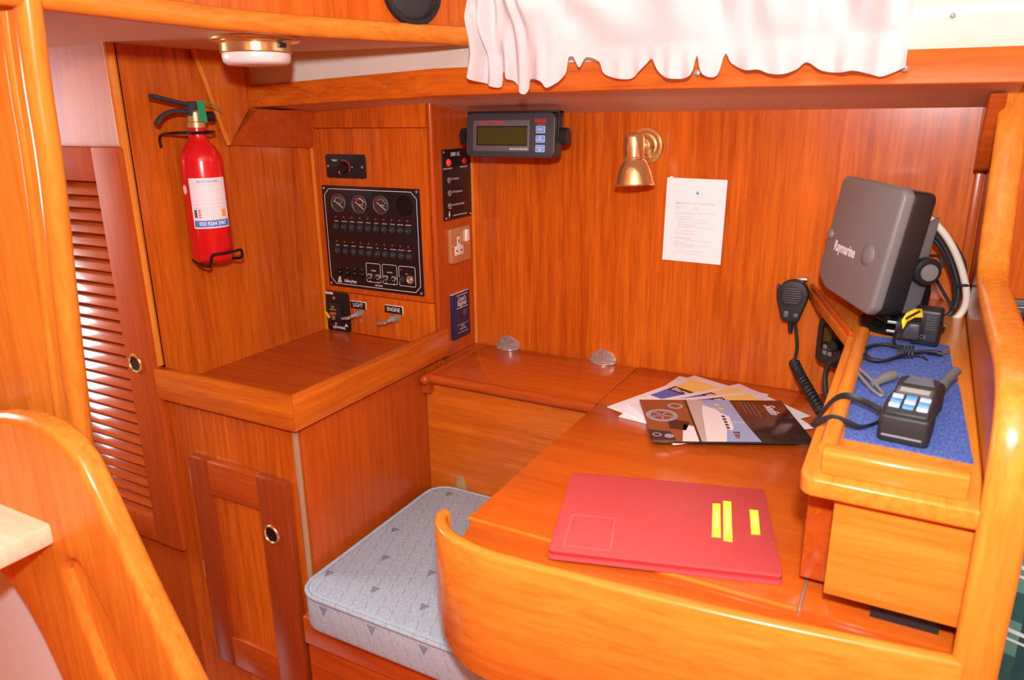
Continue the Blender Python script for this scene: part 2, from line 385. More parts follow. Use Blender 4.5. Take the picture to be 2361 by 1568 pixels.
# upper soffit, liner strip
def rail_x(y):
    pts = [(.30, -1.0), (.60, -1.009), (.745, -1.018), (.886, -1.022), (1.0, -1.002), (1.133, -.953), (1.26, -.892), (1.378, -.837), (1.5, -.78)]
    for (a, xa), (b, xb) in zip(pts, pts[1:]):
        if y <= b: return xa+(xb-xa)*(y-a)/(b-a)
    return pts[-1][1]
ys = [.45+.05*i for i in range(20)]
poly = [(rail_x(y)-.004, y) for y in ys]+[(-2.4, 1.40), (-2.4, .45)]
struct('ceiling_soffit', B().prism(poly, SOF, SOF+.02), M['lining'], 'tan lined soffit under the overhead locker')
FAS = [(-1.40, 1.300, 1.369, 1.418), (-1.2, 1.352, 1.378, 1.430), (-.95, 1.397, 1.386, 1.443), (-.66, 1.402, 1.388, 1.443), (-.383, 1.402, 1.387, 1.441), (-.1, 1.401, 1.385, 1.438), (.16, 1.400, 1.382, 1.435), (.8, 1.40, 1.38, 1.433)]
def strip(sec, caps=True):          # loft: list of cross-sections (equal length lists of points)
    b = B(); n = len(sec[0]); vs = [p for s in sec for p in s]; fs = []
    for i in range(len(sec)-1):
        for k in range(n):
            l = (k+1) % n; fs.append((i*n+k, i*n+l, (i+1)*n+l, (i+1)*n+k))
    if caps: fs += [tuple(range(n))[::-1], tuple((len(sec)-1)*n+k for k in range(n))]
    return b.add(vs, fs)
def fas_at(x):
    for a, b in zip(FAS, FAS[1:]):
        if x <= b[0]:
            t = (x-a[0])/(b[0]-a[0]); return [a[i]+(b[i]-a[i])*t for i in range(4)]
    return FAS[-1]
sec = []
for i in range(45):
    x, y, zb, zt = fas_at(-1.40+2.2*i/44)
    sec.append([(x, y, zb+.002), (x, y+.009, zt-.004), (x, y+.012, zt), (x, y+.03, zt), (x, y+.03, zb), (x, y+.002, zb)])
fas = struct('trim_3', strip(sec), FX_, 'long mahogany sill board under the curtain')
for px, py in ((598, 222), (885, 200)):
    for y in (1.30+.005*i for i in range(25)):
        p = P(px, py, 'y', y)
        if abs(fas_at(p.x)[1]-y) < .004: break
    b = B().lathe([(.0042, 0), (.0038, .001), (.002, .0016), (.0001, .0012)], 12, (p.x, fas_at(p.x)[1]+.0005, p.z), (0, -1, 0)); b.o('screw', M['steel'], fas)
sec = []
for i in range(45):
    x, y, zb, zt = fas_at(-1.40+2.2*i/44)
    sec.append([(x, y+.018, zt-.01), (x, y+.010, 1.475), (x, y+.02, 1.53), (x, y+.035, 1.53), (x, y+.035, zt-.01)])
struct('wall_liner', strip(sec), M['cream'], 'cream liner strip between the sill board and the soffit')
# sloped lining under the sill board
sec = []
for i in range(30):
    x, y, zb, zt = fas_at(-1.40+1.52*i/29)
    sec.append([(x, y+.028, zb+.001), (x, YW+.005, 1.348), (x, YW+.005, 1.36), (x, y+.028, zb+.012)])
struct('ceiling_sill_lining', strip(sec), M['lining'], 'tan lining sloping under the sill board to the wall')
# knee and boxed beam at the top of the left bulkhead
kn = thing('bulkhead_knee', 'slanted mahogany knee board with a boxed beam high on the left bulkhead', 'wood trim', loc=(XB, 1.25, 1.29))
q = [P(px, py, 'x', XB+.012) for px, py in ((438, 96), (527, 334), (571, 250), (556, 150), (540, 96))]
B().prism([(p.y, p.z) for p in q], XB, XB+.018, .002, 'x').o('knee_board', MZ, kn)
B().tube([(XB+.014, q[0].y-.001, q[0].z), (XB+.014, q[1].y-.001, q[1].z)], .006, 8).o('edge_strip', LZ, kn)
a, b_ = P(527, 334, 'x', XB+.014), P(571, 250, 'x', XB+.014)
B().add([(XB, a.y, a.z), (XB+.014, a.y, a.z), (XB+.014, 1.49, a.z-.018), (XB, 1.49, a.z-.018), (XB+.030, b_.y+.012, b_.z-.004), (XB+.030, 1.49, b_.z-.004), (XB, b_.y+.012, b_.z-.004), (XB, 1.49, b_.z-.004)],
        [(0, 1, 2, 3), (1, 4, 5, 2), (4, 6, 7, 5), (0, 6, 4, 1), (2, 5, 7, 3), (0, 3, 7, 6)]).o('boxed_beam', DX, kn)
# ------------------------------------------------------------------ right partition with its bent capping
edge = [(.832, .0), (.832, .80), (.834, .90), (.842, .97), (.862, 1.03), (.90, 1.060), (.985, 1.070), (1.10, 1.070), (1.258, 1.074), (1.34, 1.078), (1.388, 1.092), (1.418, 1.12), (1.45, 1.175), (1.50, 1.30), (1.53, 1.375)]
part = [(p[0]+.01, p[1]-.008) for p in edge]+[(YW+.02, 1.375), (YW+.02, 0)]
struct('wall_right', B().prism(part, .104, .134, 0, 'x'), SZ, 'mahogany partition at the right end of the chart table')
sm = smoothpath([(0, y, z) for y, z in edge], 6); sec = []
for i, p in enumerate(sm):
    a = sm[max(0, i-1)]; c = sm[min(len(sm)-1, i+1)]; t = (c-a).normalized(); n = V((0, -t.z, t.y))
    if n.y > 0 and p.z < .9: n = -n
    ring = []
    for x, o in ((.099, -.004), (.0965, .002), (.0975, .008), (.103, .012), (.134, .012), (.1405, .008), (.1415, .002), (.139, -.004)): ring.append((x, (p+n*o).y, (p+n*o).z))
    sec.append(ring)
struct('trim_4', strip(sec), LZ, 'curved glossy mahogany capping along the edge of the right partition', smooth=50)
struct('trim_5', B().prism([(1.49, 1.37), (1.53, 1.30), (1.575, 1.245), (1.60, 1.24), (1.605, 1.37)], .080, .105, .003, 'x'), DX, 'dark mahogany corner block under the sill at the right partition')
# ------------------------------------------------------------------ left foreground post
pl = [P(75, 0, 'y', .6), P(100, 200, 'y', .6), P(130, 400, 'y', .6), P(165, 720, 'y', .6), P(205, 1080, 'y', .6)]
top = pl[0]+(pl[0]-pl[1])*2.0; bot = pl[-1]+(pl[-1]-pl[-2])*2.2
pts = [top]+pl+[bot]
lp = thing('door_post', 'broad glossy honey mahogany post beside the louvre door', 'post', loc=(-1.12, .6, 0))
B().prism([(p.x-.028, p.z) for p in pts]+[(-1.45, bot.z), (-1.45, top.z)], .592, .62, .004, 'y').o('post_board', LZ, lp)
B().tube(smoothpath([(p.x-.016, .603, p.z) for p in pts], 5), .0165, 12).o('edge_bead', LZ, lp, 60)
B().tube(smoothpath([(p.x-.052, .596, p.z) for p in pts], 5), .009, 10).o('inner_bead', LZ, lp, 60)
# ------------------------------------------------------------------ companionway ladder
ld = thing('companionway_ladder', 'honey mahogany ladder side with rounded top, slot and pale tread', 'ladder', loc=(-1.0, .5, 0))
LY_ = .50
def pl2(pts): return [(P(x, y, 'y', LY_).x, P(x, y, 'y', LY_).z) for x, y in pts]
out = pl2([(-260, 1000), (-120, 965), (0, 958), (55, 968), (105, 990), (145, 1022), (180, 1070), (215, 1140), (262, 1240), (330, 1385), (420, 1568), (520, 1770), (330, 1900), (225, 1740), (140, 1568), (95, 1470), (60, 1405), (25, 1350), (0, 1325), (-260, 1330)])
hole = pl2([(147, 1320), (150, 1303), (160, 1295), (174, 1298), (185, 1312), (240, 1420), (310, 1568), (350, 1660), (300, 1680), (255, 1600), (195, 1450)])
curve_plate('stringer', out, [hole], LY_, LY_+.036, .011, LZ, ld)
B().prism([(x, z) for x, z in pl2([(140, 1285), (190, 1285), (330, 1568), (370, 1690), (290, 1700), (180, 1460)])], LY_+.014, LY_+.03, 0, 'y').o('slot_back', LZ, ld)
tc_ = P(112, 1208, 'y', LY_-.002)
B().box(-1.6, tc_.x, .22, LY_+.002, tc_.z-.034, tc_.z, .006).o('tread', PALE, ld)
eb = B().box(-2.4, P(250, 1568, 'y', .56).x, .545, .585, 0, P(60, 1305, 'y', .56).z, .012)
tag(eb.o('engine_cover', M['gel']), 'white moulded engine cover behind the ladder', 'cover')
# ------------------------------------------------------------------ overhead locker and its speaker
ol = thing('overhead_locker', 'overhead mahogany locker with a rounded honey rail along its foot', 'locker', loc=(-.95, 1.0, SOF))
ys2 = [.42+.04*i for i in range(25)]
sec = [[(rail_x(y)-.012, y, SOF+.002), (rail_x(y)-.012, y, 1.95), (rail_x(y)-.03, y, 1.95), (rail_x(y)-.03, y, SOF+.002)] for y in ys2]
strip(sec).o('side_panel', WZ, ol)
sec = []
for y in ys2:
    x = rail_x(y); ring = []
    for k in range(12):
        a = 2*pi*k/12; ring.append((x-.006+.013*cos(a), y-.000, SOF+.012+.018*sin(a)))
    sec.append(ring)
strip(sec).o('foot_rail', LY, ol, 60)
B().box(rail_x(1.38)-.06, rail_x(1.38)-.008, 1.372, 1.386, SOF+.002, 1.95).o('end_board', WZ, ol)
d = V((rail_x(1.33)-rail_x(1.2), .13, 0)).normalized(); nrm = V((d.y, -d.x, 0))
c = PP(948, -20, V((rail_x(1.27)-.012, 1.27, 1.57)), nrm)
sp = thing('cabin_speaker', 'round black loudspeaker on the overhead locker side', 'speaker', frame(c, d, (0, 0, 1)))
B().lathe([(.062, 0), (.063, .006), (.060, .012), (.052, .013), (.049, .008)], 36, cap=False).o('bezel', M['black'], sp)
B().lathe([(.050, .004), (.038, .007), (.015, .010), (.0005, .0105)], 30, cap=True).o('grille', M['darkgrey'], sp)
# ------------------------------------------------------------------ window behind the curtain
wn = thing('window_1', 'white framed cabin window behind the curtain', None, loc=(-.4, 1.43, 1.47), kind='structure')
B().box(-.86, .9, 1.412, 1.45, 1.473, 1.500, .004).o('window_frame', M['gel'], wn)
B().box(-.86, .9, 1.420, 1.445, 1.72, 1.76, .004).o('window_frame', M['gel'], wn)
B().box(-.86, .9, 1.43, 1.436, 1.495, 1.725).o('pane', M['glass'], wn)
p = P(2197, 36, 'y', 1.412)
B().lathe([(.004, 0), (.004, .004), (.003, .006), (.0002, .007)], 12, p, (0, -1, 0)).o('screw', M['steeldull'], wn)
# curtain
hem = [(1090, 140), (1094, 178), (1120, 195), (1150, 201), (1157, 165), (1172, 182), (1182, 186), (1195, 205), (1215, 218), (1228, 202), (1231, 183), (1258, 188), (1272, 203), (1312, 172), (1313, 140), (1325, 130), (1338, 156), (1352, 132), (1380, 142), (1392, 170), (1430, 182), (1460, 177), (1498, 140), (1508, 138), (1525, 168), (1552, 182), (1600, 175), (1613, 128), (1622, 171), (1655, 174), (1672, 122), (1685, 146), (1720, 162), (1750, 161), (1775, 170), (1810, 172), (1838, 160), (1860, 143), (1895, 163), (1940, 168), (1970, 164), (2010, 172), (2035, 176), (2080, 158), (2088, 155)]
HY = 1.372
hp = smoothpath([P(x, y, 'y', HY) for x, y in hem], 4)
def hem_at(x):
    for a, b in zip(hp, hp[1:]):
        if a.x <= x <= b.x: return a.z+(b.z-a.z)*(x-a.x)/max(1e-6, b.x-a.x)
    return hp[-1].z
NC, NR = 420, 44; x0, x1 = hp[0].x, hp[-1].x; vs = []; fs = []
zg = 1.462
for i in range(NC+1):
    s = i/NC; x = x0+(x1-x0)*s; zh = hem_at(x)
    ga = max(0, 1-s/.26)          # tight gathers at the left end
    for j in range(NR+1):
        t = j/NR
        z = zh+(1.76-zh)*t**1.25
        up = max(0, min(1, (z-zg)/.07)); dn = max(0, min(1, (zg-z)/.05))
        ph = 19*s+1.8*sin(5*s+1.5)+5*(z-1.45)*sin(3*s+1)
        fold = .009*sin(ph*1.6)+.005*sin(ph*3.1+1+7*z)*(.4+up)
        fold += ga*(.010*sin(130*s+10*z+1.2*sin(16*z))+.004*sin(190*s-9*z))+.0035*dn*sin(80*s+2*sin(20*s))
        fold += (1-ga)*(.0045*up*sin(64*s+5*sin(8*s)+16*(z-1.45))+.0030*dn*sin(118*s+3*sin(13*s)))
        w1 = 12.5*s+2.4*sin(6.3*s)+(z-1.46)*9; sw = abs(sin(w1))
        fold += .042*up*sw**1.5*(1-ga)*(.6+.4*sin(21*s+30*z))
        fold += .010*up*sin(7*s+34*(z-1.46)+3*sin(9*s))
        yy = 1.368-.004-.02*up*(1-max(0, (z-1.6)/.16))-fold*1.25
        yy = min(yy, 1.392 if z < 1.45 else 1.404)
        vs.append((x+ga*.005*sin(26*z+40*s), yy, z))
for i in range(NC):
    for j in range(NR):
        a = i*(NR+1)+j; fs.append((a, a+1, a+NR+2, a+NR+1))
cu = thing('curtain', 'white cotton curtain with a ruffled hem over the window', 'curtain', loc=(-.45, 1.37, 1.42))
me = bpy.data.meshes.new('cloth'); me.from_pydata(vs, [], fs); link('cloth', me, M['curtain'], cu, 75)
for px, py in ((1231, 180), (1608, 168), (2086, 158)):
    p = P(px, py, 'y', 1.392)
    B().lathe([(.004, 0), (.004, .007), (.005, .008), (.005, .011), (.0003, .013)], 12, (p.x, 1.402, p.z), (0, -1, 0)).o('press_stud', M['steeldull'], cu)
# ------------------------------------------------------------------ louvre door
dr = thing('door_1', 'dark mahogany louvre door with brass ring latch', None, loc=(-1.65, .95, .39), kind='structure')
fy0, fy1 = .944, YF
B().box(-1.475, -1.386, fy0, fy1, .392, 1.295, .004).o('stile', STILE, dr)
B().box(-1.935, -1.855, fy0, fy1, .392, 1.295, .004).o('stile', STILE, dr)
B().box(-1.856, -1.474, fy0+.0005, fy1, 1.226, 1.2945, .003).o('top_rail', STILE, dr)
B().box(-1.856, -1.474, fy0+.0005, fy1, .3925, .456, .003).o('bottom_rail', STILE, dr)
NS = 29; pitch = (1.226-.456)/NS; base = None
sl = B(Matrix.Rotation(radians(50), 4, 'X')).box(-.191, .191, -.018, .018, -.0025, .0025, .0012)
for i in range(NS):
    z = .456+pitch*(i+.45)
    if base is None: base = sl.o('slat', SLAT, dr); o = base
    else: o = bpy.data.objects.new('slat', base.data); COL.objects.link(o); o.parent = dr; o.matrix_parent_inverse = base.matrix_parent_inverse
    o.location = (-1.665, .959, z)
def ring_latch(c, parent):
    B().lathe([(.0205, 0), (.0215, .002), (.0203, .0045), (.0172, .0048), (.0160, .0030), (.0160, 0)], 28, c, (0, -1, 0), cap=False).o('latch_ring', M['brass'], parent)
    B().lathe([(.0165, .0012), (.011, .0004), (.0003, .0002)], 24, c, (0, -1, 0)).o('latch_hole', M['blackgloss'], parent)
p = P(304, 836, 'y', fy0); ring_latch((-1.442, fy0, p.z), dr)
# ================================================================== FIXED FURNITURE
# ---- side cabinet with raised rails
cb = thing('side_cabinet', 'mahogany side cabinet with a fiddle-railed counter and panelled door', 'cabinet', loc=(-1.2, .97, 0))
B().box(XB, -1.012, YF, 1.485, 0, .776).o('body', WZ, cb)
B().box(XB, -1.012, YF+.001, 1.486, .776, .786).o('counter', DX, cb)
B().prism([(XB+.004, .945), (-.990, .945), (-1.012, .967), (XB+.004, .967)], .770, .837, .0015).o('front_rail', MX, cb)
B().prism([(-.990, .945), (-.990, 1.484), (-1.012, 1.484), (-1.012, .967)], .770, .837, .0015).o('side_rail', MY, cb)
B().tube([(-1.0135, YF+.0015, .005), (-1.0135, YF+.0015, .77)], .0065, 8).o('corner_bead', mat('worn_edge', (.42, .24, .12), .5), cb)
B().box(-1.0125, -1.006, YF+.01, 1.40, .0, .77, .001).o('side_panel', SZ, cb)
dd = B().box(-1.262, -1.112, .953, YF, .20, .575).o('door_panel', WZ, cb); dd.name = 'door'
B().box(-1.318, -1.258, .9445, YF-.003, .125, .649, .0012).o('stile', RZ, dd)
B().box(-1.115, -1.036, .9445, YF-.003, .125, .649, .0012).o('stile', RZ, dd)
B().box(-1.259, -1.114, .9446, YF-.003, .571, .6489, .0012).o('top_rail', SX, dd)
B().box(-1.259, -1.114, .9446, YF-.003, .1252, .206, .0012).o('bottom_rail', SX, dd)
ring_latch((-1.086, .9445, .523), dd)
for z in (.575, .345): B().tube([(-1.3195, .9455, z), (-1.3195, .9455, z+.045)], .0012, 6).o('hinge_pin', M['steel'], dd)
# ---- pillar that carries the switchboard
pil = thing('switchboard_pillar', 'mahogany pillar holding the switch panels beside the chart table', 'pillar', loc=(-1.2, 1.57, .75))
B().box(XB, XP-.002, YP+.008, YW+.002, .74, 1.40).o('core', SZ, pil)
B().box(XB+.012, XP-.014, YP, YP+.01, .787, .8955, .0008).o('front_panel', WZ, pil)
B().box(XB+.012, XP-.014, YP, YP+.01, .8975, 1.3185, .0008).o('front_panel', WZ, pil)
B().box(XB+.012, XP-.014, YP, YP+.01, 1.3205, 1.39, .0008).o('front_panel', WZ, pil)
B().tube([(XB+.006, YP+.002, .786), (XB+.006, YP+.002, 1.39)], .006, 8).o('corner_bead', LZ, pil)
B().tube([(XP-.007, YP+.007, .75), (XP-.007, YP+.007, 1.39)], .0075, 12).o('corner_bead', SZ, pil)
B().box(XP-.004, XP, YP+.012, YW-.0, .75, 1.39).o('side_panel', SZ, pil)
B().tube([(XP+.002, YW-.003, .75), (XP+.002, YW-.003, 1.345)], .005, 8).o('corner_bead', LZ, pil)
fpil = frame((0, YP, 0), (1, 0, 0), (0, 0, 1))
for px, py in ((733, 312), (971, 308)):
    p = P(px, py, 'y', YP); b = B().lathe([(.0028, 0), (.0025, .0008), (.0003, .0012)], 10, (p.x, YP, p.z), (0, -1, 0)); b.o('screw', M['steeldull'], pil)
# ---- locker box beside the desk with hinged lid
lk = thing('locker_box', 'mahogany locker with a hinged lid level with the chart table', 'locker', loc=(-.78, 1.5, .45))
LYF = 1.402
B().box(-1.008, -.5525, LYF, YW, .37, .738).o('body', MX, lk)
B().box(-.978, -.5535, LYF-.016, YW-.006, .738, .7505, .002).o('lid', TX, lk)
B().tube([(-.978, LYF-.014, .7385), (-.5535, LYF-.014, .7385)], .0125, 10).o('lid_moulding', SX, lk, 60)
B().tube([(-.990, LYF-.030, .739), (-.990, YW, .739)], .0125, 10).o('end_moulding', SY, lk, 60)
B().box(-1.0055, -.985, LYF-.02, YW+.001, .70, .744).box(-1.03, -.985, 1.4865, YW+.001, .70, .749).o('end_filler', SY, lk); B().ball((-.990, LYF-.030, .739), .0125).o('moulding_end', SY, lk)
def leaf_hinge(px, py):
    c = P(px, py, 'y', YW-.004); c.z = .7505; h = B()
    pts = [(c.x+.034*cos(pi*i/14), .7525+.030*sin(pi*i/14)) for i in range(15)]
    hinge = B().prism(pts, YW-.003, YW-.0004, .0006, 'y').o('hinge', M['steel'], lk)
    pts = [(c.x+.034*cos(pi*i/14), YW-.006-.027*sin(pi*i/14)) for i in range(15)][::-1]
    B().prism(pts, .7502, .7526, .0006).o('lower_leaf', M['steel'], hinge)
    B().tube([(c.x-.036, YW-.005, .7545), (c.x+.036, YW-.005, .7545)], .0032, 10).o('hinge_pin', M['steel'], hinge)
    for dx, dz in ((-.019, .013), (0, .019), (.019, .013)):
        B().lathe([(.0044, 0), (.004, .0006), (.0022, .0008), (.002, .0001)], 12, (c.x+dx, YW-.003, .7525+dz), (0, -1, 0)).o('screw', M['steeldull'], hinge)
        B().lathe([(.0044, 0), (.004, .0006), (.0022, .0008), (.002, .0001)], 12, (c.x+dx, YW-.006-dz*.9, .7526), (0, 0, 1)).o('screw', M['steeldull'], hinge)
leaf_hinge(1172, 797); leaf_hinge(1391, 828)
p = P(1063, 1100, 'y', LYF)
sh = B().prism([(p.x-.019, .440), (p.x-.010, p.z+.004), (p.x+.010, p.z+.004), (p.x+.019, .440)], LYF-.0025, LYF, .0006, 'y').o('strap_hinge', M['brassdull'], lk)
B().tube([(p.x-.022, LYF-.004, .4415), (p.x+.022, LYF-.004, .4415)], .0042, 10).o('hinge_pin', M['brassdull'], sh)
for dx, dz in ((0, .036), (-.008, .020), (.008, .020)): B().lathe([(.0028, 0), (.0024, .0008), (.0003, .001)], 10, (p.x+dx, LYF-.0025, .4415+dz), (0, -1, 0)).o('screw', M['steeldull'], sh)
# ---- seat
st = thing('bench_seat', 'mahogany seat box under the grey cushion', 'seat', loc=(-.7, 1.15, 0))
B().box(-1.005, .0, .935, LYF-.001, 0, .366).o('body', SX, st)
B().box(-1.005, .0, .925, .936, .30, .366, .003).o('front_rail', SX, st)
cs = thing('seat_cushion', 'grey velour seat cushion with small dark triangles beside the chart table', 'cushion', loc=(-.7, 1.15, .37))
bm = bmesh.new(); bmesh.ops.create_cube(bm, size=1)
for v in bm.verts: v.co = V((-.71+v.co.x*.55, 1.146+v.co.y*.50, .410+v.co.z*.086))
bmesh.ops.bevel(bm, geom=[e for e in bm.edges if abs(e.verts[0].co.z-e.verts[1].co.z) > .01], offset=.05, segments=6, affect='EDGES', profile=.5)
bmesh.ops.bevel(bm, geom=[e for e in bm.edges if abs(e.verts[0].co.z-e.verts[1].co.z) < .001], offset=.012, segments=3, affect='EDGES', profile=.5)
B().bm(bm).o('cushion_body', M['seat'], cs, 60)
for z in (.449,):
    pp = [(x, y, z) for x, y in rrect(-.984, -.436, .897, 1.395, .05, 6)]
    B().tube(pp, .0048, 8, closed=True).o('piping', M['seat'], cs, 60)
# ---- chart table
ct = thing('chart_table', 'glossy mahogany chart table with a curved front fiddle', 'table', loc=(-.2, 1.2, .55))
B().box(-.551, -.0675, .862, 1.395, .738, .7505, .0015).o('desk_lid', TX, ct)
B().box(-.551, .104, 1.3965, YW+.001, .736, .7503, .0008).o('back_board', TX, ct)
B().box(-.0645, .104, .862, 1.3955, .736, .7498, .0008).o('side_board', TX, ct)
B().box(-.551, -.068, .8595, .8635, .744, .7505, .001).o('lid_edge_highlight', LX, ct)  # paler strip paints the highlight along the front edge of the lid
B().box(-.0673, -.0647, .862, 1.30, .736, .7508).o('lid_seal', M['steeldull'], ct)
B().prism([(-.545, .861), (.104, .861), (.104, .832), (-.03, .812), (-.35, .781), (-.46, .775), (-.53, .803)], .725, .746, .0005).o('front_ledge', TX, ct)
B().box(-.54, .104, .87, 1.40, .60, .735).o('drawer_box', WX, ct)
fid = [(-.588, .838), (-.586, .822), (-.574, .803), (-.548, .782), (-.507, .767), (-.46, .760), (-.40, .762), (-.346, .766), (-.26, .773), (-.178, .780), (-.10, .789), (-.032, .798), (.04, .808), (.107, .818)]
fp = smoothpath([(x, y, 0) for x, y in fid], 5); sec = []
for i, p in enumerate(fp):
    a = fp[max(0, i-1)]; c = fp[min(len(fp)-1, i+1)]; t = (c-a).normalized(); n = V((-t.y, t.x, 0))
    if i == 0: n = V((1, 0, 0))
    zb = .555 if p.x > -.49 else .555+.065*min(1, ((-.49-p.x)/.096))**2
    zt = .768
    ring = []
    for o, z in ((.003, zb), (0, zb+.004), (0, zt-.006), (.002, zt-.002), (.006, zt), (.013, zt), (.017, zt-.002), (.019, zt-.006), (.019, zb)): q = p+n*o; ring.append((q.x, q.y, z))
    sec.append(ring)
strip(sec).o('front_fiddle', LX, ct, 50)
# ---- raised shelf above the desk (slopes slightly)
SA = math.atan(.0482); SOo = V((0, .83, .945)); SUv = V((0, cos(SA), sin(SA))); SNv = V((0, -sin(SA), cos(SA)))
fsh = frame(SOo, (1, 0, 0), SUv)
def SP(x, y, w=0): q = PP(x, y, SOo+SNv*w, SNv)-SOo; return V((q.x, q.dot(SUv), w))
sh = thing('instrument_shelf', 'honey mahogany fiddle shelf raised above the right end of the chart table', 'shelf', fsh)
YE = (YW-.83)/cos(SA)
B().prism([(-.066, 0), (-.074, .003), (-.0795, .012), (-.081, .022), (-.079, .53), (-.183, YE), (.104, YE), (.104, 0)], -.024, 0, .007, seg=3).o('shelf_board', LY, sh)
B().tube([(-.0585, .066, .008), (-.0575, .09, .010), (-.056, .30, .010), (-.055, .525, .010), (-.055, .532, .009)], .011, 12).o('side_fiddle', LY, sh, 60)
pr = [(.016, 0), (.015, .022), (.017, .028), (.022, .030), (.036, .030), (.041, .028), (.043, .022), (.043, 0)]
bmf = B().prism([(y, z) for y, z in pr], -.060, .086, .004, 'x'); bmf.o('front_fiddle', LX, sh)
B().prism([(-.0765, .528), (-.181, YE), (-.173, YE), (-.0685, .531)], -.024, .010, .002).o('diagonal_lip', SY, sh)
bx = thing('shelf_cupboard', 'honey coloured box cupboard hanging under the instrument shelf', 'cupboard', loc=(.03, .9, .78))
B().box(-.041, .104, .850, 1.30, .789, .925, .001).o('front_box', LX, bx)
B().box(-.074, -.0405, .905, 1.30, .768, .925, .002).o('side_board', SY, bx)
B().box(.012, .086, .885, .93, .7505, .789).o('black_base_strip', M['dark'], bx)  # plain black block between the desk and the box
# ================================================================== THINGS ON THE PILLAR FRONT
def FY(x, y): p = P(x, y, 'y', YP); return p.x, p.z
def onfront(name, label, cat, x0, x1, z0, z1):
    return thing(name, label, cat, frame((x0, YP, z0), (1, 0, 0), (0, 0, 1))), x1-x0, z1-z0
SPX0, SPX1, SPZ0, SPZ1 = -1.366, -1.059, .913, 1.178
sw, sww, swh = onfront('switch_panel', 'large black switch panel with three gauges and rows of breakers', 'switch panel', SPX0, SPX1, SPZ0, SPZ1)
# bilinear map from the flat drawing of the panel (zoomed photo corners) to panel metres
def zq(x, y):
    px, py = 740+x/5.808, 420+y/5.808
    p = P(px, py, 'y', YP-.004); return V((p.x-SPX0, p.z-SPZ0, 0))
PT = .004
B().box(0, sww, 0, swh, 0, PT, .0008).o('plate', M['panel'], sw)
b = B(); m_, c_ = .008, .016
loop(b, [(m_+c_, m_), (sww-m_-c_, m_), (sww-m_, m_+c_), (sww-m_, swh-m_-c_), (sww-m_-c_, swh-m_), (m_+c_, swh-m_), (m_, swh-m_-c_), (m_, m_+c_)], .0016, PT)
b.o('border_line', M['white'], sw)
for u, v in ((.007, .007), (sww-.007, .007), (.007, swh-.007), (sww-.007, swh-.007)): screw(sw, (u, v, PT), .0038, M['steel'])
for i, (gx, gy) in enumerate(((238, 278), (517, 298), (805, 305))):
    c = zq(gx, gy); r = .0235
    g = B().lathe([(r, PT), (r, PT+.003), (r*.95, PT+.0042), (r*.9, PT+.003), (r*.89, PT+.001)], 32, (c.x, c.y, 0), cap=False).o('gauge', M['midgrey'], sw)
    disc(B(), c, r*.92, PT+.0006, .0006, 28).o('dial', M['gaugeface'], g)
    bb = B(); line(bb, (c.x-.012, c.y+.006), (c.x+.015, c.y-.012), .0016, PT+.0022); bb.o('needle', M['white'], g)
    bb = B()
    for k in range(7 if i == 0 else 5):
        a = radians(20+k*(24 if i == 0 else 28)); line(bb, (c.x+.012*cos(a), c.y+.012*sin(a)), (c.x+.017*cos(a), c.y+.017*sin(a)), .0012, PT+.0014)
    bb.o('scale_marks', M['white'], g)
    if i:
        arc(B(), c, .0125, .0165, 95, 135, PT+.0016).o('red_band', M['redprint'], g)
        arc(B(), c, .014, .016, 25, 92, PT+.0016).o('scale_band', M['greenprint'] if i == 2 else M['white'], g)
    text(('VOLT', 'WATER', 'DIESEL')[i], .0042, (c.x+.005, c.y-.001, PT+.0014), M['white'], g)
c = zq(1120, 320); gr = B().lathe([(.025, PT), (.0245, PT+.0006), (.0005, PT+.0006)], 28, (c.x, c.y, 0)).o('buzzer_grille', M['blackgloss'], sw)
bb = B()
for i in range(-3, 4):
    for j in range(-3, 4):
        if hypot(i, j) < 3.3: disc(bb, (c.x+i*.006, c.y+j*.006), .0015, PT+.0005, .0003, 8)
bb.o('grille_holes', M['dark'], gr)  # black dots painted as the darkness of the open holes
row1 = ['MOTOR', 'NAVLIGHTS', 'STERN LT', 'ANCHOR LT', 'TOTAL LT', 'DECK LT', 'COMPASS', 'FW PUMP', 'SHW PUMP', 'BILGEPUMP']
row2 = ['LIGHTS 1', 'LIGHTS 2', 'LIGHTS 3', 'LIGHTS 4', 'INSTR./LOG', 'GPS', 'VHF', 'NAV INSTR 1', 'NAV INSTR 2', 'REFRIG']
ledM = None
def breaker(c, up=0):
    k = B().lathe([(.0088, PT), (.0085, PT+.003), (.0065, PT+.0035), (.006, PT+.0018), (.0052, PT+.0018), (.0050, PT+.0075), (.0040, PT+.0085), (.0003, PT+.0085)], 20, (c.x, c.y, 0), cap=False)
    return k.o('breaker', M['charcoal'], sw)
def led(c): return B().lathe([(.0026, PT), (.0025, PT+.002), (.0012, PT+.003), (.0002, PT+.0032)], 12, (c.x, c.y, 0)).o('indicator_light', M['ledoff'], sw)
for k in range(10):
    t = k/9
    led(zq(200+960*t, 463+60*t)); breaker(zq(202+965*t, 592+64*t)); c = zq(205+965*t, 520+60*t); text(row1[k], .0042, (c.x, c.y, PT), M['white'], sw, sx=.82, bold=.012)
    led(zq(215+957*t, 790+76*t)); breaker(zq(226+955*t, 915+84*t)); c = zq(225+957*t, 842+80*t); text(row2[k], .0042, (c.x, c.y, PT), M['white'], sw, sx=.82, bold=.012)
for k in range(4):
    c = zq(249+101*k, 1205+11.5*k)
    B().lathe([(.0085, PT), (.0082, PT+.005), (.0060, PT+.0075), (.0003, PT+.008)], 18, (c.x, c.y, 0)).o('fuse_holder', M['blackgloss'], sw)
    c = zq(247+101*k, 1138+10.5*k); text(str(k+1), .0045, (c.x, c.y, PT), M['white'], sw)
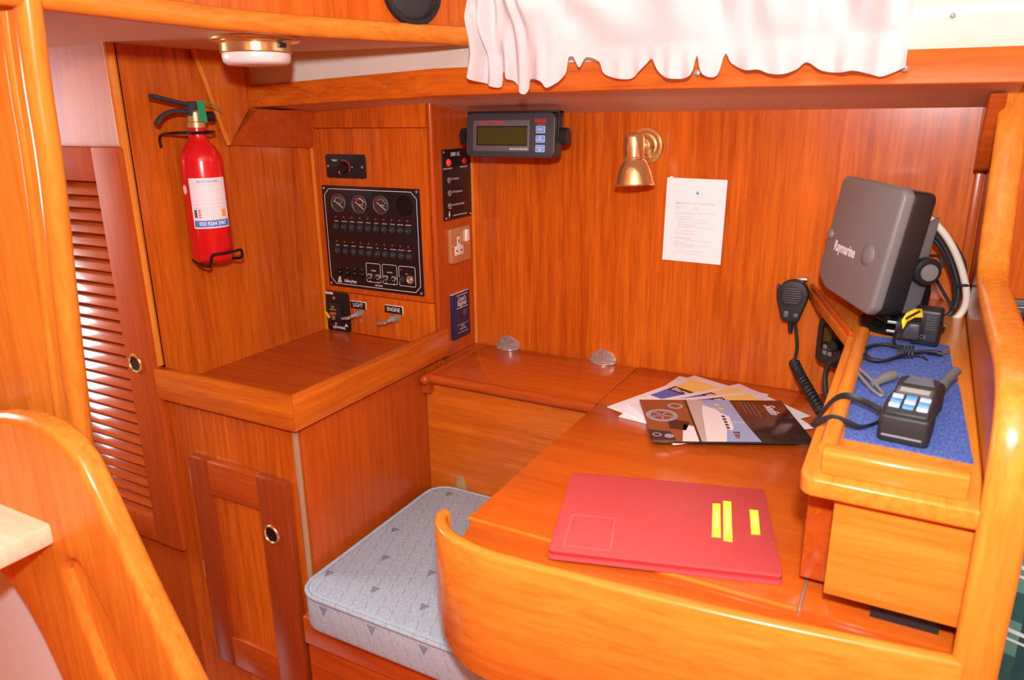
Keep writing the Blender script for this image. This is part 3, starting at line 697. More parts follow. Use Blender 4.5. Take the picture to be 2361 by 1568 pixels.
for (ax, ay), (bx_, by_), cx in (((602, 1082), (806, 1352), None), ((818, 1100), (1026, 1378), None), ((1040, 1125), (1272, 1408), None)):
    a, c = zq(ax, ay), zq(bx_, by_); a2 = zq(bx_, ay+ (by_-ay)*.06)
    bb = loop(B(), rrect(a.x, c.x, c.y, (a.y+a2.y)/2, .004, 3), .0014, PT); bb.o('frame_line', M['white'], sw)
for k, (tx, ty) in enumerate(((655, 1258), (762, 1272), (868, 1283), (975, 1295))):
    c = zq(tx, ty); tg = B().lathe([(.0078, PT), (.0078, PT+.002), (.0055, PT+.003), (.0045, PT+.003), (.004, PT+.001)], 6, (c.x, c.y, 0), cap=False).o('toggle_switch', M['steel'], sw)
    B().tube([(c.x, c.y, PT), (c.x-.002, c.y-.001, PT+.012), (c.x-.003, c.y-.0015, PT+.016)], [.0016, .0024, .0028], 8).o('lever', M['black'], tg)
    c = zq(tx+8, ty+68); text(('BB', 'SB', 'BB', 'SB')[k], .0042, (c.x, c.y, PT), M['white'], sw)
for s_, x, y in (('STEREO', 705, 1188), ('HEATER', 920, 1212), ('12 V', 1148, 1233)): c = zq(x, y); text(s_, .0048, (c.x, c.y, PT), M['white'], sw, bold=.012)
led(zq(1075, 1172)); breaker(zq(1085, 1300))
c = zq(1197, 1308); so = B().lathe([(.0108, PT), (.0105, PT+.003), (.0082, PT+.0035), (.008, PT+.001), (.0003, PT+.0005)], 22, (c.x, c.y, 0)).o('power_socket', M['steel'], sw)
disc(B(), c, .0035, PT+.001, .002, 12).o('contact', M['brass'], so)
c = zq(385, 1325); text('Hallberg-Rassy', .0112, (c.x+.003, c.y, PT), M['white'], sw, sx=.62, bold=.02)
c = zq(250, 1300); bb = B().prism([(c.x-.006, c.y-.008), (c.x-.001, c.y+.009), (c.x+.001, c.y-.008)], PT, PT+.0002).prism([(c.x+.002, c.y-.007), (c.x+.001, c.y+.009), (c.x+.006, c.y+.006), (c.x+.004, c.y), (c.x+.008, c.y-.007)], PT, PT+.0002); bb.o('emblem', M['white'], sw)
c = zq(775, 1388); text('GAS ALARM', .0065, (c.x, c.y, PT), M['white'], sw, sx=.7, bold=.015)
# heater thermostat
x0, z1 = FY(753, 355); x1, _ = FY(843, 356); _, z0 = FY(845, 412)
th, w_, h_ = onfront('heater_control', 'small black control plate with a dial above the switch panel', 'control', x0, x1, z0, z1)
B().prism(rrect(0, w_, 0, h_, .006), 0, .006, .0012).o('plate', M['black'], th)
cx, cy = w_*.47, h_*.45
arc(B(), (cx, cy), .0165, .0195, -35, 110, .006).o('temperature_arc', M['redprint'], th)
kb = B().lathe([(.0145, .006), (.0135, .014), (.012, .016), (.0003, .016)], 26, (cx, cy, 0)).o('dial_knob', M['blackgloss'], th)
bb = B(); line(bb, (cx-.006, cy-.008), (cx-.010, cy-.013), .0014, .0161); bb.o('pointer', M['white'], kb)
bb = B(); disc(bb, (cx-.015, cy-.016), .0012, .006); disc(bb, (cx+.026, cy+.001), .0018, .006); bb.o('marks', M['white'], th)
text('THERMO', .0065, (w_*.23, h_*.74, .006), M['white'], th, sx=.7, bold=.02)
screw(th, (.007, h_*.5, .006), .0035, M['brassdull']); screw(th, (w_-.009, h_*.48, .006), .0035, M['steel'])
# windlass control, two labels, two key switches
def zl(x, y): return FY(730+x/8.744, 640+y/8.744)
x0, z1 = zl(190, 262); x1, _ = zl(690, 800); _, z0 = zl(235, 1020)
z0 = max(z0, .788)
wd, w_, h_ = onfront('windlass_switch', 'black winch breaker plate with yellow flag under the switch panel', 'control', x0, x1, z0, z1)
B().prism(rrect(0, w_, 0, h_, .005), 0, .004, .0008).o('plate', M['panel'], wd)
B().prism(rrect(w_*.08, w_*.72, h_*.26, h_*.74, .006), .003, .013, .002).o('breaker_body', M['black'], wd)
bb = B(); bb.prism([(w_*.02, h_*.50), (w_*.14, h_*.47), (w_*.26, h_*.36), (w_*.17, h_*.31)], .014, .0155); bb.o('reset_flag', M['yellow'], wd)
B().prism(rrect(w_*.28, w_*.52, h_*.43, h_*.50, .002), .013, .018, .001).o('trip_button', M['redplastic'], wd)
for v_, s_ in ((.64, 'PUSH TO'), (.60, 'RESET'), (.56, 'CIRCUIT BREAKER'), (.38, 'OFF AFTER'), (.345, 'USE OF'), (.31, 'WINCH')): text(s_, .0036, (w_*.38, h_*v_, .0132), M['yellowlabel'], wd, sx=.8)
B().prism([(w_*.02, h_*.93), (w_*.34, h_*.93), (w_*.34, h_*.99), (w_*.02, h_*.99)], .004, .0045).o('caution_tag', M['switchwhite'], wd)
text('WINDLASS', .0042, (w_*.18, h_*.96, .0046), M['redprint'], wd, sx=.8)
for v_ in (.84, .17): screw(wd, (w_*.37, h_*v_, .004), .0042, M['brassdull'], .002)
text('LEWMAR', .011, (w_*.5, h_*.075, .004), M['white'], wd, sx=.98, bold=.025)
bb = B().prism([(w_*.74, h_*.13), (w_*.82, h_*.21), (w_*.90, h_*.13)], .004, .0042); bb.o('emblem', M['white'], wd)
for s_, (ax, ay), (bx_, by_), lab in (('LIGHT', (690, 455), (1000, 640), 'black label plate lettered LIGHT'), ('ENGINE', (1380, 540), (1745, 735), 'black label plate lettered ENGINE')):
    x0, z1 = zl(ax, ay); x1, z1b = zl(bx_, ay+40); _, z0 = zl(ax, by_-45); _, z0b = zl(bx_, by_)
    z1 = (z1+z1b)/2; z0 = (z0+z0b)/2-.001
    pt, w_, h_ = onfront('label_plate', lab, 'label', x0, x1, z0, z1)
    B().box(0, w_, 0, h_, 0, .002, .0004).o('plate', M['white'], pt)
    B().box(0, w_-.002, 0, h_-.002, .0018, .0024).o('black_face', M['panel'], pt)
    text(s_, .0150, (w_*.48, h_*.46, .0024), M['white'], pt, sx=.80, bold=.012)
for (kx, ky), lab in (((875, 720), 'worn steel key switch under the LIGHT label'), ((1600, 815), 'worn steel key switch under the ENGINE label')):
    x, z = zl(kx, ky)
    ks = thing('key_switch', lab, 'switch', frame((x, YP, z), (1, 0, 0), (0, 0, 1)), group='key switches under the switch panel')
    B().lathe([(.0115, 0), (.0115, .004), (.0095, .010), (.009, .018), (.007, .019)], 22).o('barrel', M['steeldull'], ks)
    B().tube([(0, 0, .016), (-.006, -.003, .034)], [.007, .0045], 10).o('stem', M['steeldull'], ks)
    B(Matrix.Translation((-.014, -.006, .040))@Matrix.Rotation(.18, 4, 'Z')).box(-.016, .012, -.0042, .0042, -.0035, .0035, .0028, 3).o('lever', M['steeldull'], ks)
    B().cyl((.002, -.020, 0), .0034, .001).o('keyhole_cover', M['steel'], ks)
# ================================================================== THINGS ON THE PILLAR SIDE
def FX(x, y): p = P(x, y, 'x', XP); return p.y, p.z
def onside(name, label, cat, y0, y1, z0, z1):
    return thing(name, label, cat, frame((XP, y0, z0), (0, 1, 0), (0, 0, 1))), y1-y0, z1-z0
def zs(x, y): return FX(1000+x/3.336, 330+y/3.336)
ac, w_, h_ = onside('shore_power_panel', 'black 240V AC panel with red light and three toggles', 'switch panel', 1.522, 1.648, 1.098, 1.268)
B().box(0, w_, 0, h_, 0, .004, .0006).o('plate', M['panel'], ac)
def la(x, y): a, z = zs(x, y); return a-1.522, z-1.098
for u, v in ((.006, h_-.006), (w_-.006, h_-.006), (.006, .006), (w_-.006, .006)): screw(ac, (u, v, .004), .0032, M['steel'])
u, v = la(155, 85); text('240V AC', .0135, (u, v, .004), M['white'], ac, sx=.85, bold=.02)
for (x, y), mm in (((100, 150), 'redled'), ((222, 135), 'ledoff')):
    u, v = la(x, y); B().lathe([(.0085, .004), (.0085, .006), (.006, .009), (.0003, .0105)], 18, (u, v, 0)).o('indicator_light', M[mm], ac)
for s_, (x, y), sz in (('POWER CONNECTED', (98, 197), .0052), ('REVERSE POLARITY', (220, 180), .0052)):
    u, v = la(x, y); text(s_, sz, (u, v, .004), M['white'], ac, sx=.78, bold=.012)
for s_, (x, y), (lx, ly) in (('SOCKETS', (105, 285), (150, 275)), ('WATER HEATER', (110, 385), (152, 376)), ('BATTERY CHARGER', (112, 485), (154, 473))):
    u, v = la(x, y)
    tg = B().lathe([(.0078, .004), (.0078, .006), (.006, .007), (.0048, .007), (.004, .005)], 6, (u, v, 0), cap=False).o('toggle_switch', M['steel'], ac)
    B().tube([(u, v, .004), (u, v+.004, .016), (u, v+.005, .019)], [.0016, .0026, .003], 8).o('lever', M['grey'], tg)
    u, v = la(lx, ly); text(s_, .0056, (u, v, .004), M['white'], ac, 'LEFT', sx=.85, bold=.01)
text('Disconnect power before removing panel', .0052, (.070, .010, .004), M['white'], ac, sx=.72, bold=.01)
bb = B().prism([(.019, .012), (.025, .014), (.021, .006), (.026, .008), (.019, -.000), (.021, .006), (.017, .005)], .004, .0042); bb = B().prism([(.020, .022), (.024, .022), (.022, .015), (.026, .015), (.018, .004), (.020, .012), (.017, .012)], .004, .0042); bb.o('lightning_mark', M['white'], ac)
# 13 A socket
so, w_, h_ = onside('wall_socket', 'brass three-pin wall socket with white switch', 'socket', 1.537, 1.629, .988, 1.076)
B().prism(rrect(0, w_, 0, h_, .006), 0, .009, .003, seg=3).o('plate', M['brassdull'], so)
u = .036
B().prism([(u-.020, .020), (u+.020, .020), (u+.020, .042), (u+.007, .044), (u+.007, .066), (u-.007, .066), (u-.007, .044), (u-.020, .042)], .0085, .0098, .0004).o('socket_insert', M['switchwhite'], so)
bb = B().box(u-.0022, u+.0022, .050, .060, .0092, .0100).box(u-.013, u-.007, .029, .033, .0092, .0100).box(u+.007, u+.013, .029, .033, .0092, .0100); bb.o('pin_slots', M['dark'], so)  # thin black pieces stand in for the darkness of open slots
B().prism([(.064, .050), (.082, .050), (.079, .080), (.067, .080)], .0085, .015, .0015).o('rocker_switch', M['switchwhite'], so)
for u2 in (.010, w_-.010): screw(so, (u2, .044, .009), .0035, M['brass'])
# navy booklet
y0, z1 = FX(1037, 681); y1, _ = FX(1076, 670); _, z0 = FX(1042, 788)
bk, w_, h_ = onside('register_card', 'navy blue register booklet in a holder under the wall socket', 'booklet', y0, y1, z0+.004, z1)
B().box(0, w_, 0, h_, 0, .008, .0008).o('cover', M['navy'], bk)
B().box(0, w_, h_-.001, h_+.0006, .001, .007).o('page_edge', M['white'], bk)
text("Lloyd's", .019, (w_*.55, h_*.86, .008), M['white'], bk, sx=.72, bold=.01); text('Register', .019, (w_*.55, h_*.76, .008), M['white'], bk, sx=.72, bold=.01)
bb = B()
for v_ in (.95, .67, .30): line(bb, (w_*.22, h_*v_), (w_*.88, h_*v_), .0016 if v_ > .5 else .0008, .008)
line(bb, (w_*.25, h_*.12), (w_*.85, h_*.12), .0008, .008); bb.o('rules', M['white'], bk)
bb = B(); arc(bb, (w_*.68, h_*.54), .006, .008, 0, 360, .008); line(bb, (w_*.68, h_*.48), (w_*.68, h_*.60), .002, .008); bb.o('crest', M['grey'], bk)
text('LRCC', .007, (w_*.55, h_*.255, .008), M['white'], bk); text('YACHT & SMALL', .006, (w_*.55, h_*.19, .008), M['white'], bk, sx=.7)
# ================================================================== NAVTEX DISPLAY
nx0, nz1 = P(1092, 262, 'y', 1.53).x, 1.350
nf = frame((-.952, 1.528, 1.253), (1, 0, 0), (0, .08, 1))@Matrix.Diagonal((1.075, 1.0, 1.0, 1.0))
nv = thing('navtex_display', 'dark grey display unit with red lettering and three blue keys under the sill', 'display', nf)
NW, NH = .213, .094
B().prism(rrect(0, NW, 0, NH+.004, .014), -.040, 0, .006, seg=3).o('case', M['charcoal'], nv)
B().prism(rrect(.018, .155, .013, NH-.012, .004), -.001, .0012, .0008).o('bezel', M['midgrey'], nv)
B().box(.027, .150, .026, .069, .0008, .0016).o('screen_rim', M['blackgloss'], nv)
B().box(.030, .149, .028, .067, .0014, .0019).o('screen', M['lcd'], nv)
text('NAVTEX RECEIVER', .0098, (.062, .0765, .0012), M['redprint'], nv, sx=.80, bold=.03)
text('MADE IN ENGLAND', .0065, (.131, .0185, .0012), M['white'], nv, sx=.75, bold=.01)
text('NASA', .0125, (.180, .080, .0002), M['redprint'], nv, sx=.85, bold=.03); text('MARINE', .0055, (.181, .0725, .0002), M['redprint'], nv, bold=.02)
for v_, s_ in ((.0545, 'PROG'), (.034, 'SCROLL'), (.0135, 'SCROLL')):
    ky = B().prism(rrect(.170, .191, v_-.0012, v_+.0145, .002), -.001, .0016, .0006).o('key_rim', M['paleblue'], nv); ky.name = 'key'
    B().prism(rrect(.1712, .1898, v_, v_+.0133, .0015), .001, .0020).o('key_face', M['blue'], ky)
    text(s_, .0052, (.1805, v_+(.0045 if v_ == .034 else .0068 if v_ > .05 else .0085), .0020), M['paper'], ky, sx=.8)
    if v_ == .034: B().prism([(.177, v_+.0085), (.184, v_+.0085), (.1805, v_+.012)], .002, .0022).o('arrow', M['paper'], ky)
    if v_ == .0135: B().prism([(.177, v_+.0048), (.1805, v_+.0012), (.184, v_+.0048)], .002, .0022).o('arrow', M['paper'], ky)
for s_, x in ((-1, 0), (1, NW)):
    kb = B().lathe([(.010, 0), (.010, .006), (.019, .008), (.019, .020), (.016, .022), (.0003, .022)], 10, (x, .048, -.022), (s_, 0, 0)).o('side_knob', M['black'], nv)
bb = B().box(-.004, 0.0, .040, .1025, -.034, -.012, .001).box(NW, NW+.004, .040, .1025, -.034, -.012, .001).box(-.004, NW+.004, .0985, .103, -.036, -.010, .001); bb.o('bracket', M['black'], nv)
# ================================================================== BRASS READING LAMP
c = P(1490, 336, 'y', YW); rl = thing('reading_lamp', 'polished brass reading lamp with a bell shade on the panel', 'lamp', loc=(c.x, YW, c.z))
B().lathe([(.040, 0), (.041, .003), (.039, .0055), (.033, .006), (.031, .010), (.029, .012), (.024, .013), (.018, .020), (.016, .024), (.012, .025)], 36, (c.x, YW, c.z), (0, -1, 0)).o('back_plate', M['brass'], rl, 25)
for a in (80, 200, 320): B().lathe([(.0026, 0), (.0022, .0008), (.0002, .001)], 10, (c.x+.036*cos(radians(a)), YW-.0055, c.z+.036*sin(radians(a))), (0, -1, 0)).o('screw', M['steeldull'], rl)
hc = P(1461, 345, 'y', 1.575)
B().tube([(c.x, YW-.022, c.z), (c.x-.004, YW-.045, c.z), (hc.x+.01, 1.588, hc.z+.004)], .0085, 12).o('arm', M['brass'], rl)
B().ball((c.x-.003, YW-.034, c.z), .012).o('ball_joint', M['brass'], rl)
ax = (.05, -.02, -1); h0 = V(hc)+V((0, 0, .030))
B().lathe([(.0008, -.006), (.010, -.005), (.019, -.001), (.0215, .004), (.0215, .045), (.0225, .046)], 32, h0, ax, cap=False).o('lamp_holder', M['brass'], rl)
sd = B().lathe([(.0225, .045), (.0245, .047), (.0245, .050), (.0235, .052), (.030, .062), (.0365, .078), (.0405, .094), (.0425, .102), (.0440, .103), (.0435, .105), (.0415, .104), (.038, .090), (.030, .068), (.02, .052)], 40, h0, ax, cap=False).o('bell_shade', M['brass'], rl)
# ================================================================== NOTICE
q = [P(x, y, 'y', YW-.001) for x, y in ((1536, 407), (1674, 415), (1662, 609), (1527, 598))]
R_ = (q[1]-q[0]+q[2]-q[3]); w_ = R_.length/2; U_ = (q[0]-q[3]+q[1]-q[2]); h_ = U_.length/2
nt_ = thing('paper_notice', 'white printed paper notice stuck to the panel beside the brass lamp', 'paper', frame(q[3], R_, U_))
B().box(0, w_, 0, h_, 0, .0006).o('sheet', M['paper'], nt_)
bb = B().prism([(w_*.50, h_*.815), (w_*.56, h_*.815), (w_*.53, h_*.865)], .0006, .0008); bb.o('sail_mark', M['blue'], nt_)
bb = B().prism([(w_*.58, h_*.815), (w_*.62, h_*.815), (w_*.60, h_*.84)], .0006, .0008); bb.o('small_sail_mark', M['paleblue'], nt_)
text('YACHT CHARTERS', .0062, (w_*.5, h_*.78, .0006), M['paleink'], nt_)
text('EMERGENCY VHF PROCEDURES', .0062, (w_*.5, h_*.705, .0006), M['redink'], nt_, bold=.01)
bb = B(); rr = random.Random(3)
for v_, x_, L_ in ((.67, .18, .2), (.65, .18, .13), (.63, .18, .06), (.595, .18, .66), (.58, .18, .36), (.545, .18, .3), (.515, .23, .52), (.50, .23, .1), (.485, .23, .56), (.47, .23, .08), (.455, .23, .33), (.44, .23, .3), (.425, .23, .58), (.41, .23, .2), (.375, .18, .36), (.345, .18, .36), (.33, .18, .37), (.26, .40, .4), (.245, .18, .22), (.20, .50, .3), (.13, .23, .48), (.10, .18, .47)):
    x = w_*x_
    while x < w_*(x_+L_): l = w_*rr.uniform(.03, .07); line(bb, (x, h_*v_), (min(x+l, w_*(x_+L_)), h_*v_), .0011, .0006); x += l+.0012
bb.o('print_lines', M['ink'], nt_)
bb = B()
for v_, x_, L_ in ((.66, .48, .07), (.64, .48, .08), (.29, .18, .28), (.275, .18, .3), (.225, .18, .2), (.21, .18, .34), (.185, .18, .34)): line(bb, (w_*x_, h_*v_), (w_*(x_+L_), h_*v_), .0011, .0006)
bb.o('red_print_lines', M['redink'], nt_)
bb = B().box(.006, .014, h_-.002, h_+.003, .0005, .0009); bb.o('tape', M['switchwhite'], nt_)
# ================================================================== FIRE EXTINGUISHER
EX = XB+.056
t_, bt = P(470, 330, 'x', EX), P(492, 600, 'x', EX); ey = (t_.y+bt.y)/2-.006; ez0 = bt.z; ez1 = t_.z+.012; er = .044
fe = thing('fire_extinguisher', 'red fire extinguisher with black levers hung on the left bulkhead', 'extinguisher', loc=(EX, ey, ez0))
H = ez1-ez0
B().lathe([(.03, 0), (er-.006, .002), (er, .010), (er, H-.05), (er-.003, H-.036), (er-.010, H-.022), (er-.022, H-.009), (.019, H-.002), (.0175, H+.004), (.0175, H+.022)], 40, (EX, ey, ez0)).o('cylinder', M['red'], fe, 50)
zc = ez0+H+.020
B().lathe([(.0185, 0), (.0185, .010), (.016, .012), (.016, .030), (.013, .034)], 24, (EX, ey, zc)).o('valve', M['brassdull'], fe)
B().tube([(EX, ey, zc+.022), (EX, ey+.026, zc+.022)], .007, 12).o('outlet', M['brassdull'], fe)
B().lathe([(.010, 0), (.0105, .004), (.0105, .018), (.009, .020)], 18, (EX, ey+.024, zc+.022), (0, 1, 0)).o('nozzle', M['black'], fe)
B().box(EX-.010, EX+.010, ey-.018, ey+.016, zc+.022, zc+.052, .005).o('lever_block', M['charcoal'], fe)
def lever(pts, nm): B().tube(smoothpath([(EX, ey+a, zc+c_) for a, c_ in pts], 5), (.0078, .0045), 10, flat=(1, 0, 0)).o(nm, M['charcoal'], fe, 60)
lever([(.008, .042), (-.020, .046), (-.050, .052), (-.090, .060), (-.098, .061)], 'squeeze_lever')
lever([(.0, .030), (-.025, .033), (-.055, .032), (-.080, .022), (-.094, .008)], 'carry_handle')
tg_ = B(); tg_.add([(EX+.012, ey-.002, zc+.052), (EX+.014, ey+.014, zc+.054), (EX+.020, ey+.012, zc+.010), (EX+.018, ey-.006, zc+.012), (EX+.0135, ey-.002, zc+.052), (EX+.0155, ey+.014, zc+.054), (EX+.0215, ey+.012, zc+.010), (EX+.0195, ey-.006, zc+.012)], [(0, 1, 2, 3), (4, 7, 6, 5), (0, 4, 5, 1), (1, 5, 6, 2), (2, 6, 7, 3), (3, 7, 4, 0)]); tg_.o('seal_tag', M['green'], fe, 0)
B().tube(smoothpath([(EX+.013, ey+.012, zc+.052), (EX+.015, ey+.034, zc+.046), (EX+.012, ey+.058, zc+.034)], 5), .0012, 6).o('seal_tie', M['green'], fe)
# curved service label
ca = atan2(-ey, -EX)+radians(9); la0, la1 = ca-radians(50), ca+radians(54); lz0, lz1 = ez0+.30*H-.003, ez0+.69*H
def wrap(co): a = ca+co.x/er; r = er+.0006+co.z; return V((EX+r*cos(a), ey+r*sin(a), co.y))
def patch(a0, a1, z0, z1, r, n=14):
    vs = [(EX+r*cos(a0+(a1-a0)*i/n), ey+r*sin(a0+(a1-a0)*i/n), z) for i in range(n+1) for z in (z0, z1)]
    return vs, [(2*i, 2*i+2, 2*i+3, 2*i+1) for i in range(n)]
sl_ = B().add(*patch(la0, la1, lz0, lz1, er+.0004)).o('service_label', M['pinklabel'], fe)
B().add(*patch(la0+.05, la1-.05, lz0+.003, lz0+.017, er+.0007)).o('phone_band', M['bluelabel'], sl_)
text('023 9264 2967', .0105, (.002, lz0+.010, .0003), M['paper'], sl_, sx=.88, bold=.02, fn=wrap)
text('SERVICE RECORD', .0055, (0, lz1-.007, 0), M['bluelabel'], sl_, bold=.01, fn=wrap)
bb = B(); LW = er*(la1-la0)
for v_ in (.90, .86, .55, .48, .41, .18): bb.add(*patch(la0+.05, la1-.05, lz0+(lz1-lz0)*v_, lz0+(lz1-lz0)*v_+.0006, er+.0007))
for a_ in (.05, .65, 1.25, la1-la0-.06): bb.add(*patch(la0+a_, la0+a_+.012, lz0+(lz1-lz0)*.41, lz0+(lz1-lz0)*.90, er+.0007, 2))
bb.o('form_lines', M['ink'], sl_)
bb = B()
for k in range(4): bb.add(*patch(la0+.3, la0+.42, lz0+(lz1-lz0)*(.22+.045*k), lz0+(lz1-lz0)*(.24+.045*k), er+.0007, 3))
bb.o('red_marks', M['redprint'], sl_)
bb = B()
for k in range(4): bb.add(*patch(la0+.46, la0+1.1, lz0+(lz1-lz0)*(.225+.045*k), lz0+(lz1-lz0)*(.232+.045*k), er+.0007, 6))
bb.o('print_lines', M['ink'], sl_)
B().add(*patch(la1-.42, la1-.18, lz0+(lz1-lz0)*.22, lz0+(lz1-lz0)*.37, er+.0007, 4)).o('flame_mark', M['orange'], sl_)
B().add(*patch(la0+.10, la0+.24, lz0+(lz1-lz0)*.22, lz0+(lz1-lz0)*.38, er+.0007, 3)).o('grey_mark', M['midgrey'], sl_)
rm = []
for i in range(16):
    a = 2*pi*i/16; rm.append((la0-.32+.16*cos(a), ez0+H*.60+.010*sin(a)))
vs = [(EX+(er+.0006)*cos(a), ey+(er+.0006)*sin(a), z) for a, z in rm]; B().add(vs, [tuple(range(16))]).o('approval_mark', M['pinklabel'], fe)
br = thing('extinguisher_bracket', 'black wire bracket clasping the red fire extinguisher', 'bracket', loc=(XB, ey, ez0))
zt_ = ez0+H+.010
B().tube(smoothpath([(XB+.002, ey-.050, zt_-.030), (XB+.004, ey-.050, zt_-.006), (EX-.01, ey-.050, zt_), (EX+.016, ey-.028, zt_), (EX+.021, ey-.004, zt_), (EX+.018, ey+.02, zt_), (EX-.01, ey+.052, zt_), (XB+.002, ey+.054, zt_)], 5), .0030, 8).o('top_wire', M['blackgloss'], br)
B().tube(smoothpath([(XB+.001, ey-.010, ez0-.004), (EX-.01, ey-.030, ez0-.006), (EX+.026, ey-.036, ez0-.006), (EX+.032, ey-.034, ez0+.004), (EX+.036, ey-.030, ez0+.018), (EX+.046, ey-.012, ez0+.020), (EX+.046, ey+.020, ez0+.020), (EX+.036, ey+.046, ez0+.018), (EX+.032, ey+.050, ez0+.002), (EX+.010, ey+.050, ez0-.004), (XB+.001, ey+.030, ez0-.004)], 5), .0030, 8).o('foot_wire', M['blackgloss'], br)
B().box(XB, XB+.006, ey+.012, ey+.034, ez0+.03, ez0+H-.03, .001).o('back_strap', M['black'], br)
# ================================================================== BRASS DOME LIGHT
dc = V((-1.110, 1.062, SOF))
dl = thing('dome_light', 'round brass ceiling light with opal lens under the soffit', 'ceiling light', frame(dc, (1, 0, 0), (0, -1, 0)))
B().lathe([(.078, 0), (.080, .002), (.080, .006), (.077, .008), (.066, .009), (.064, .012), (.064, .026), (.062, .028), (.058, .028)], 44).o('brass_ring', M['brass'], dl, 25)
B().lathe([(.0605, .026), (.0615, .032), (.060, .042), (.054, .047), (.03, .049), (.0005, .0495)], 40).o('lens', M['opal'], dl, 50)
B().box(.060, .071, -.006, .006, .012, .020, .001).o('switch', M['black'], dl)
for a in (20, 140, 260): screw(dl, (.072*cos(radians(a)), .072*sin(radians(a)), .0085), .003, M['steeldull'])
# ================================================================== VHF HAND MICROPHONE
mo = P(1826, 735, 'y', 1.645); mt = P(1826, 640, 'y', 1.645); mh = mt.z-mo.z
mc = thing('hand_microphone', 'black hand microphone with a coiled cord on the panel', 'microphone', frame((mo.x, 1.648, mo.z), (1, 0, 0), (0, .0, 1)))
body = [(-.015, 0), (.013, 0), (.018, .006), (.024, .030), (.030, .050), (.031, .064), (.027, .078), (.018, .088), (.004, .092), (-.010, .090), (-.022, .083), (-.030, .071), (-.032, .057), (-.029, .042), (-.023, .022), (-.019, .006)]
sc = mh/.092; body = [(x*1.0, y*sc) for x, y in body]
B().prism(body, .008, .034, .006, seg=3).o('body', M['rubber'], mc)
B().lathe([(.0245, .033), (.0245, .0348), (.022, .0352), (.0005, .0352)], 30, (-.001, .059*sc, 0)).o('speaker_face', M['black'], mc)
bb = B()
for k in range(7): y = .059*sc-.015+.005*k; hw = sqrt(max(.0002, .0215**2-(y-.059*sc)**2))*.86; bb.box(-.001-hw, -.001+hw, y-.0007, y+.0007, .0350, .0362, .0004)
bb.o('grille_bars', M['midgrey'], mc)
B().prism(rrect(-.014, -.004, .010, .024, .003), .033, .0355, .0008).o('channel_key', M['midgrey'], mc); B().prism(rrect(.006, .015, .012, .020, .002), .033, .0355, .0008).o('key', M['midgrey'], mc)
B().box(-.034, -.028, .062*sc, .080*sc, .014, .028, .003).o('talk_button', M['charcoal'], mc)
B().box(.002, .024, .088*sc, .094*sc, .0, .012, .002).o('clip', M['steel'], mc)
B().tube([(0, .004, .02), (0.001, -.012, .02), (.002, -.026, .02)], [.0065, .006, .0045], 10).o('strain_relief', M['black'], mc)
a = P(1834, 745, 'y', 1.63); s0 = P(1831, 835, 'y', 1.625); s1 = P(1893, 948, 'z', .764)
cord = smoothpath([a, P(1838, 800, 'y', 1.63), s0], 5)
fr_ = ROOTM[mc.name][0].inverted()
ctr = smoothpath([s0, P(1845, 865, 'y', 1.60), P(1868, 905, 'y', 1.555), s1], 40); hel = []
for i, p in enumerate(ctr):
    t = (ctr[min(i+1, len(ctr)-1)]-ctr[max(i-1, 0)]).normalized(); x = t.cross(V((1, 0, 0))).normalized(); y = t.cross(x)
    for k in range(4):
        q = p.lerp(ctr[min(i+1, len(ctr)-1)], k/4); g = (i+k/4)*2*pi/6.6
        hel.append(q+x*.0088*cos(g)+y*.0088*sin(g))
tail = smoothpath([s1, P(1902, 962, 'z', .757), V((-.085, 1.48, .757)), V((-.065, 1.50, .80))], 5)
B().tube([fr_@p for p in cord], .0035, 8).o('cord', M['rubber'], mc); B().tube([fr_@p for p in hel], .0031, 6).o('coiled_cord', M['rubber'], mc, 60); B().tube([fr_@p for p in tail], .0035, 8).o('cord', M['rubber'], mc)
# ================================================================== VHF RADIO UNDER THE SHELF
rf = frame((-.150, 1.592, .846), (.80, -.60, 0), (0, 0, 1))
vr = thing('fixed_radio', 'black marine radio half hidden under the instrument shelf', 'radio', rf)
B().prism(rrect(0, .112, 0, .098, .018), -.045, 0, .006, seg=3).o('case', M['rubber'], vr)
B().prism(rrect(.012, .100, .012, .086, .008), -.001, .002, .001).o('front_face', M['blackgloss'], vr)
B().box(.020, .040, .050, .078, .0016, .0028).o('display', M['lcd'], vr)
B().lathe([(.012, .002), (.0115, .014), (.010, .016), (.0003, .016)], 20, (.055, .050, 0)).o('knob', M['black'], vr)
B().lathe([(.012, .002), (.0115, .014), (.010, .016), (.0003, .016)], 20, (.082, .030, 0)).o('knob', M['black'], vr)
for k in range(4): B().box(.022+.013*(k % 2), .032+.013*(k % 2), .022+.012*(k//2), .031+.012*(k//2), .0018, .004, .001).o('key', M['grey'], vr)
B().box(.050, .056, .014, .019, .0018, .004, .001).o('distress_key', M['redplastic'], vr)
p0, p1, p2, p3 = P(1945, 818, 'y', 1.50), P(1915, 835, 'y', 1.51), P(1903, 865, 'y', 1.51), P(1906, 915, 'y', 1.50)
iv = rf.inverted()
B().tube([iv@p for p in smoothpath([p0, p1, p2, p3, p3+V((.01, .02, -.04))], 6)], .005, 8).o('plug_cord', M['rubber'], vr); B().tube([iv@p for p in (p0, p0.lerp(p1, .7))], .009, 10).o('plug', M['black'], vr)
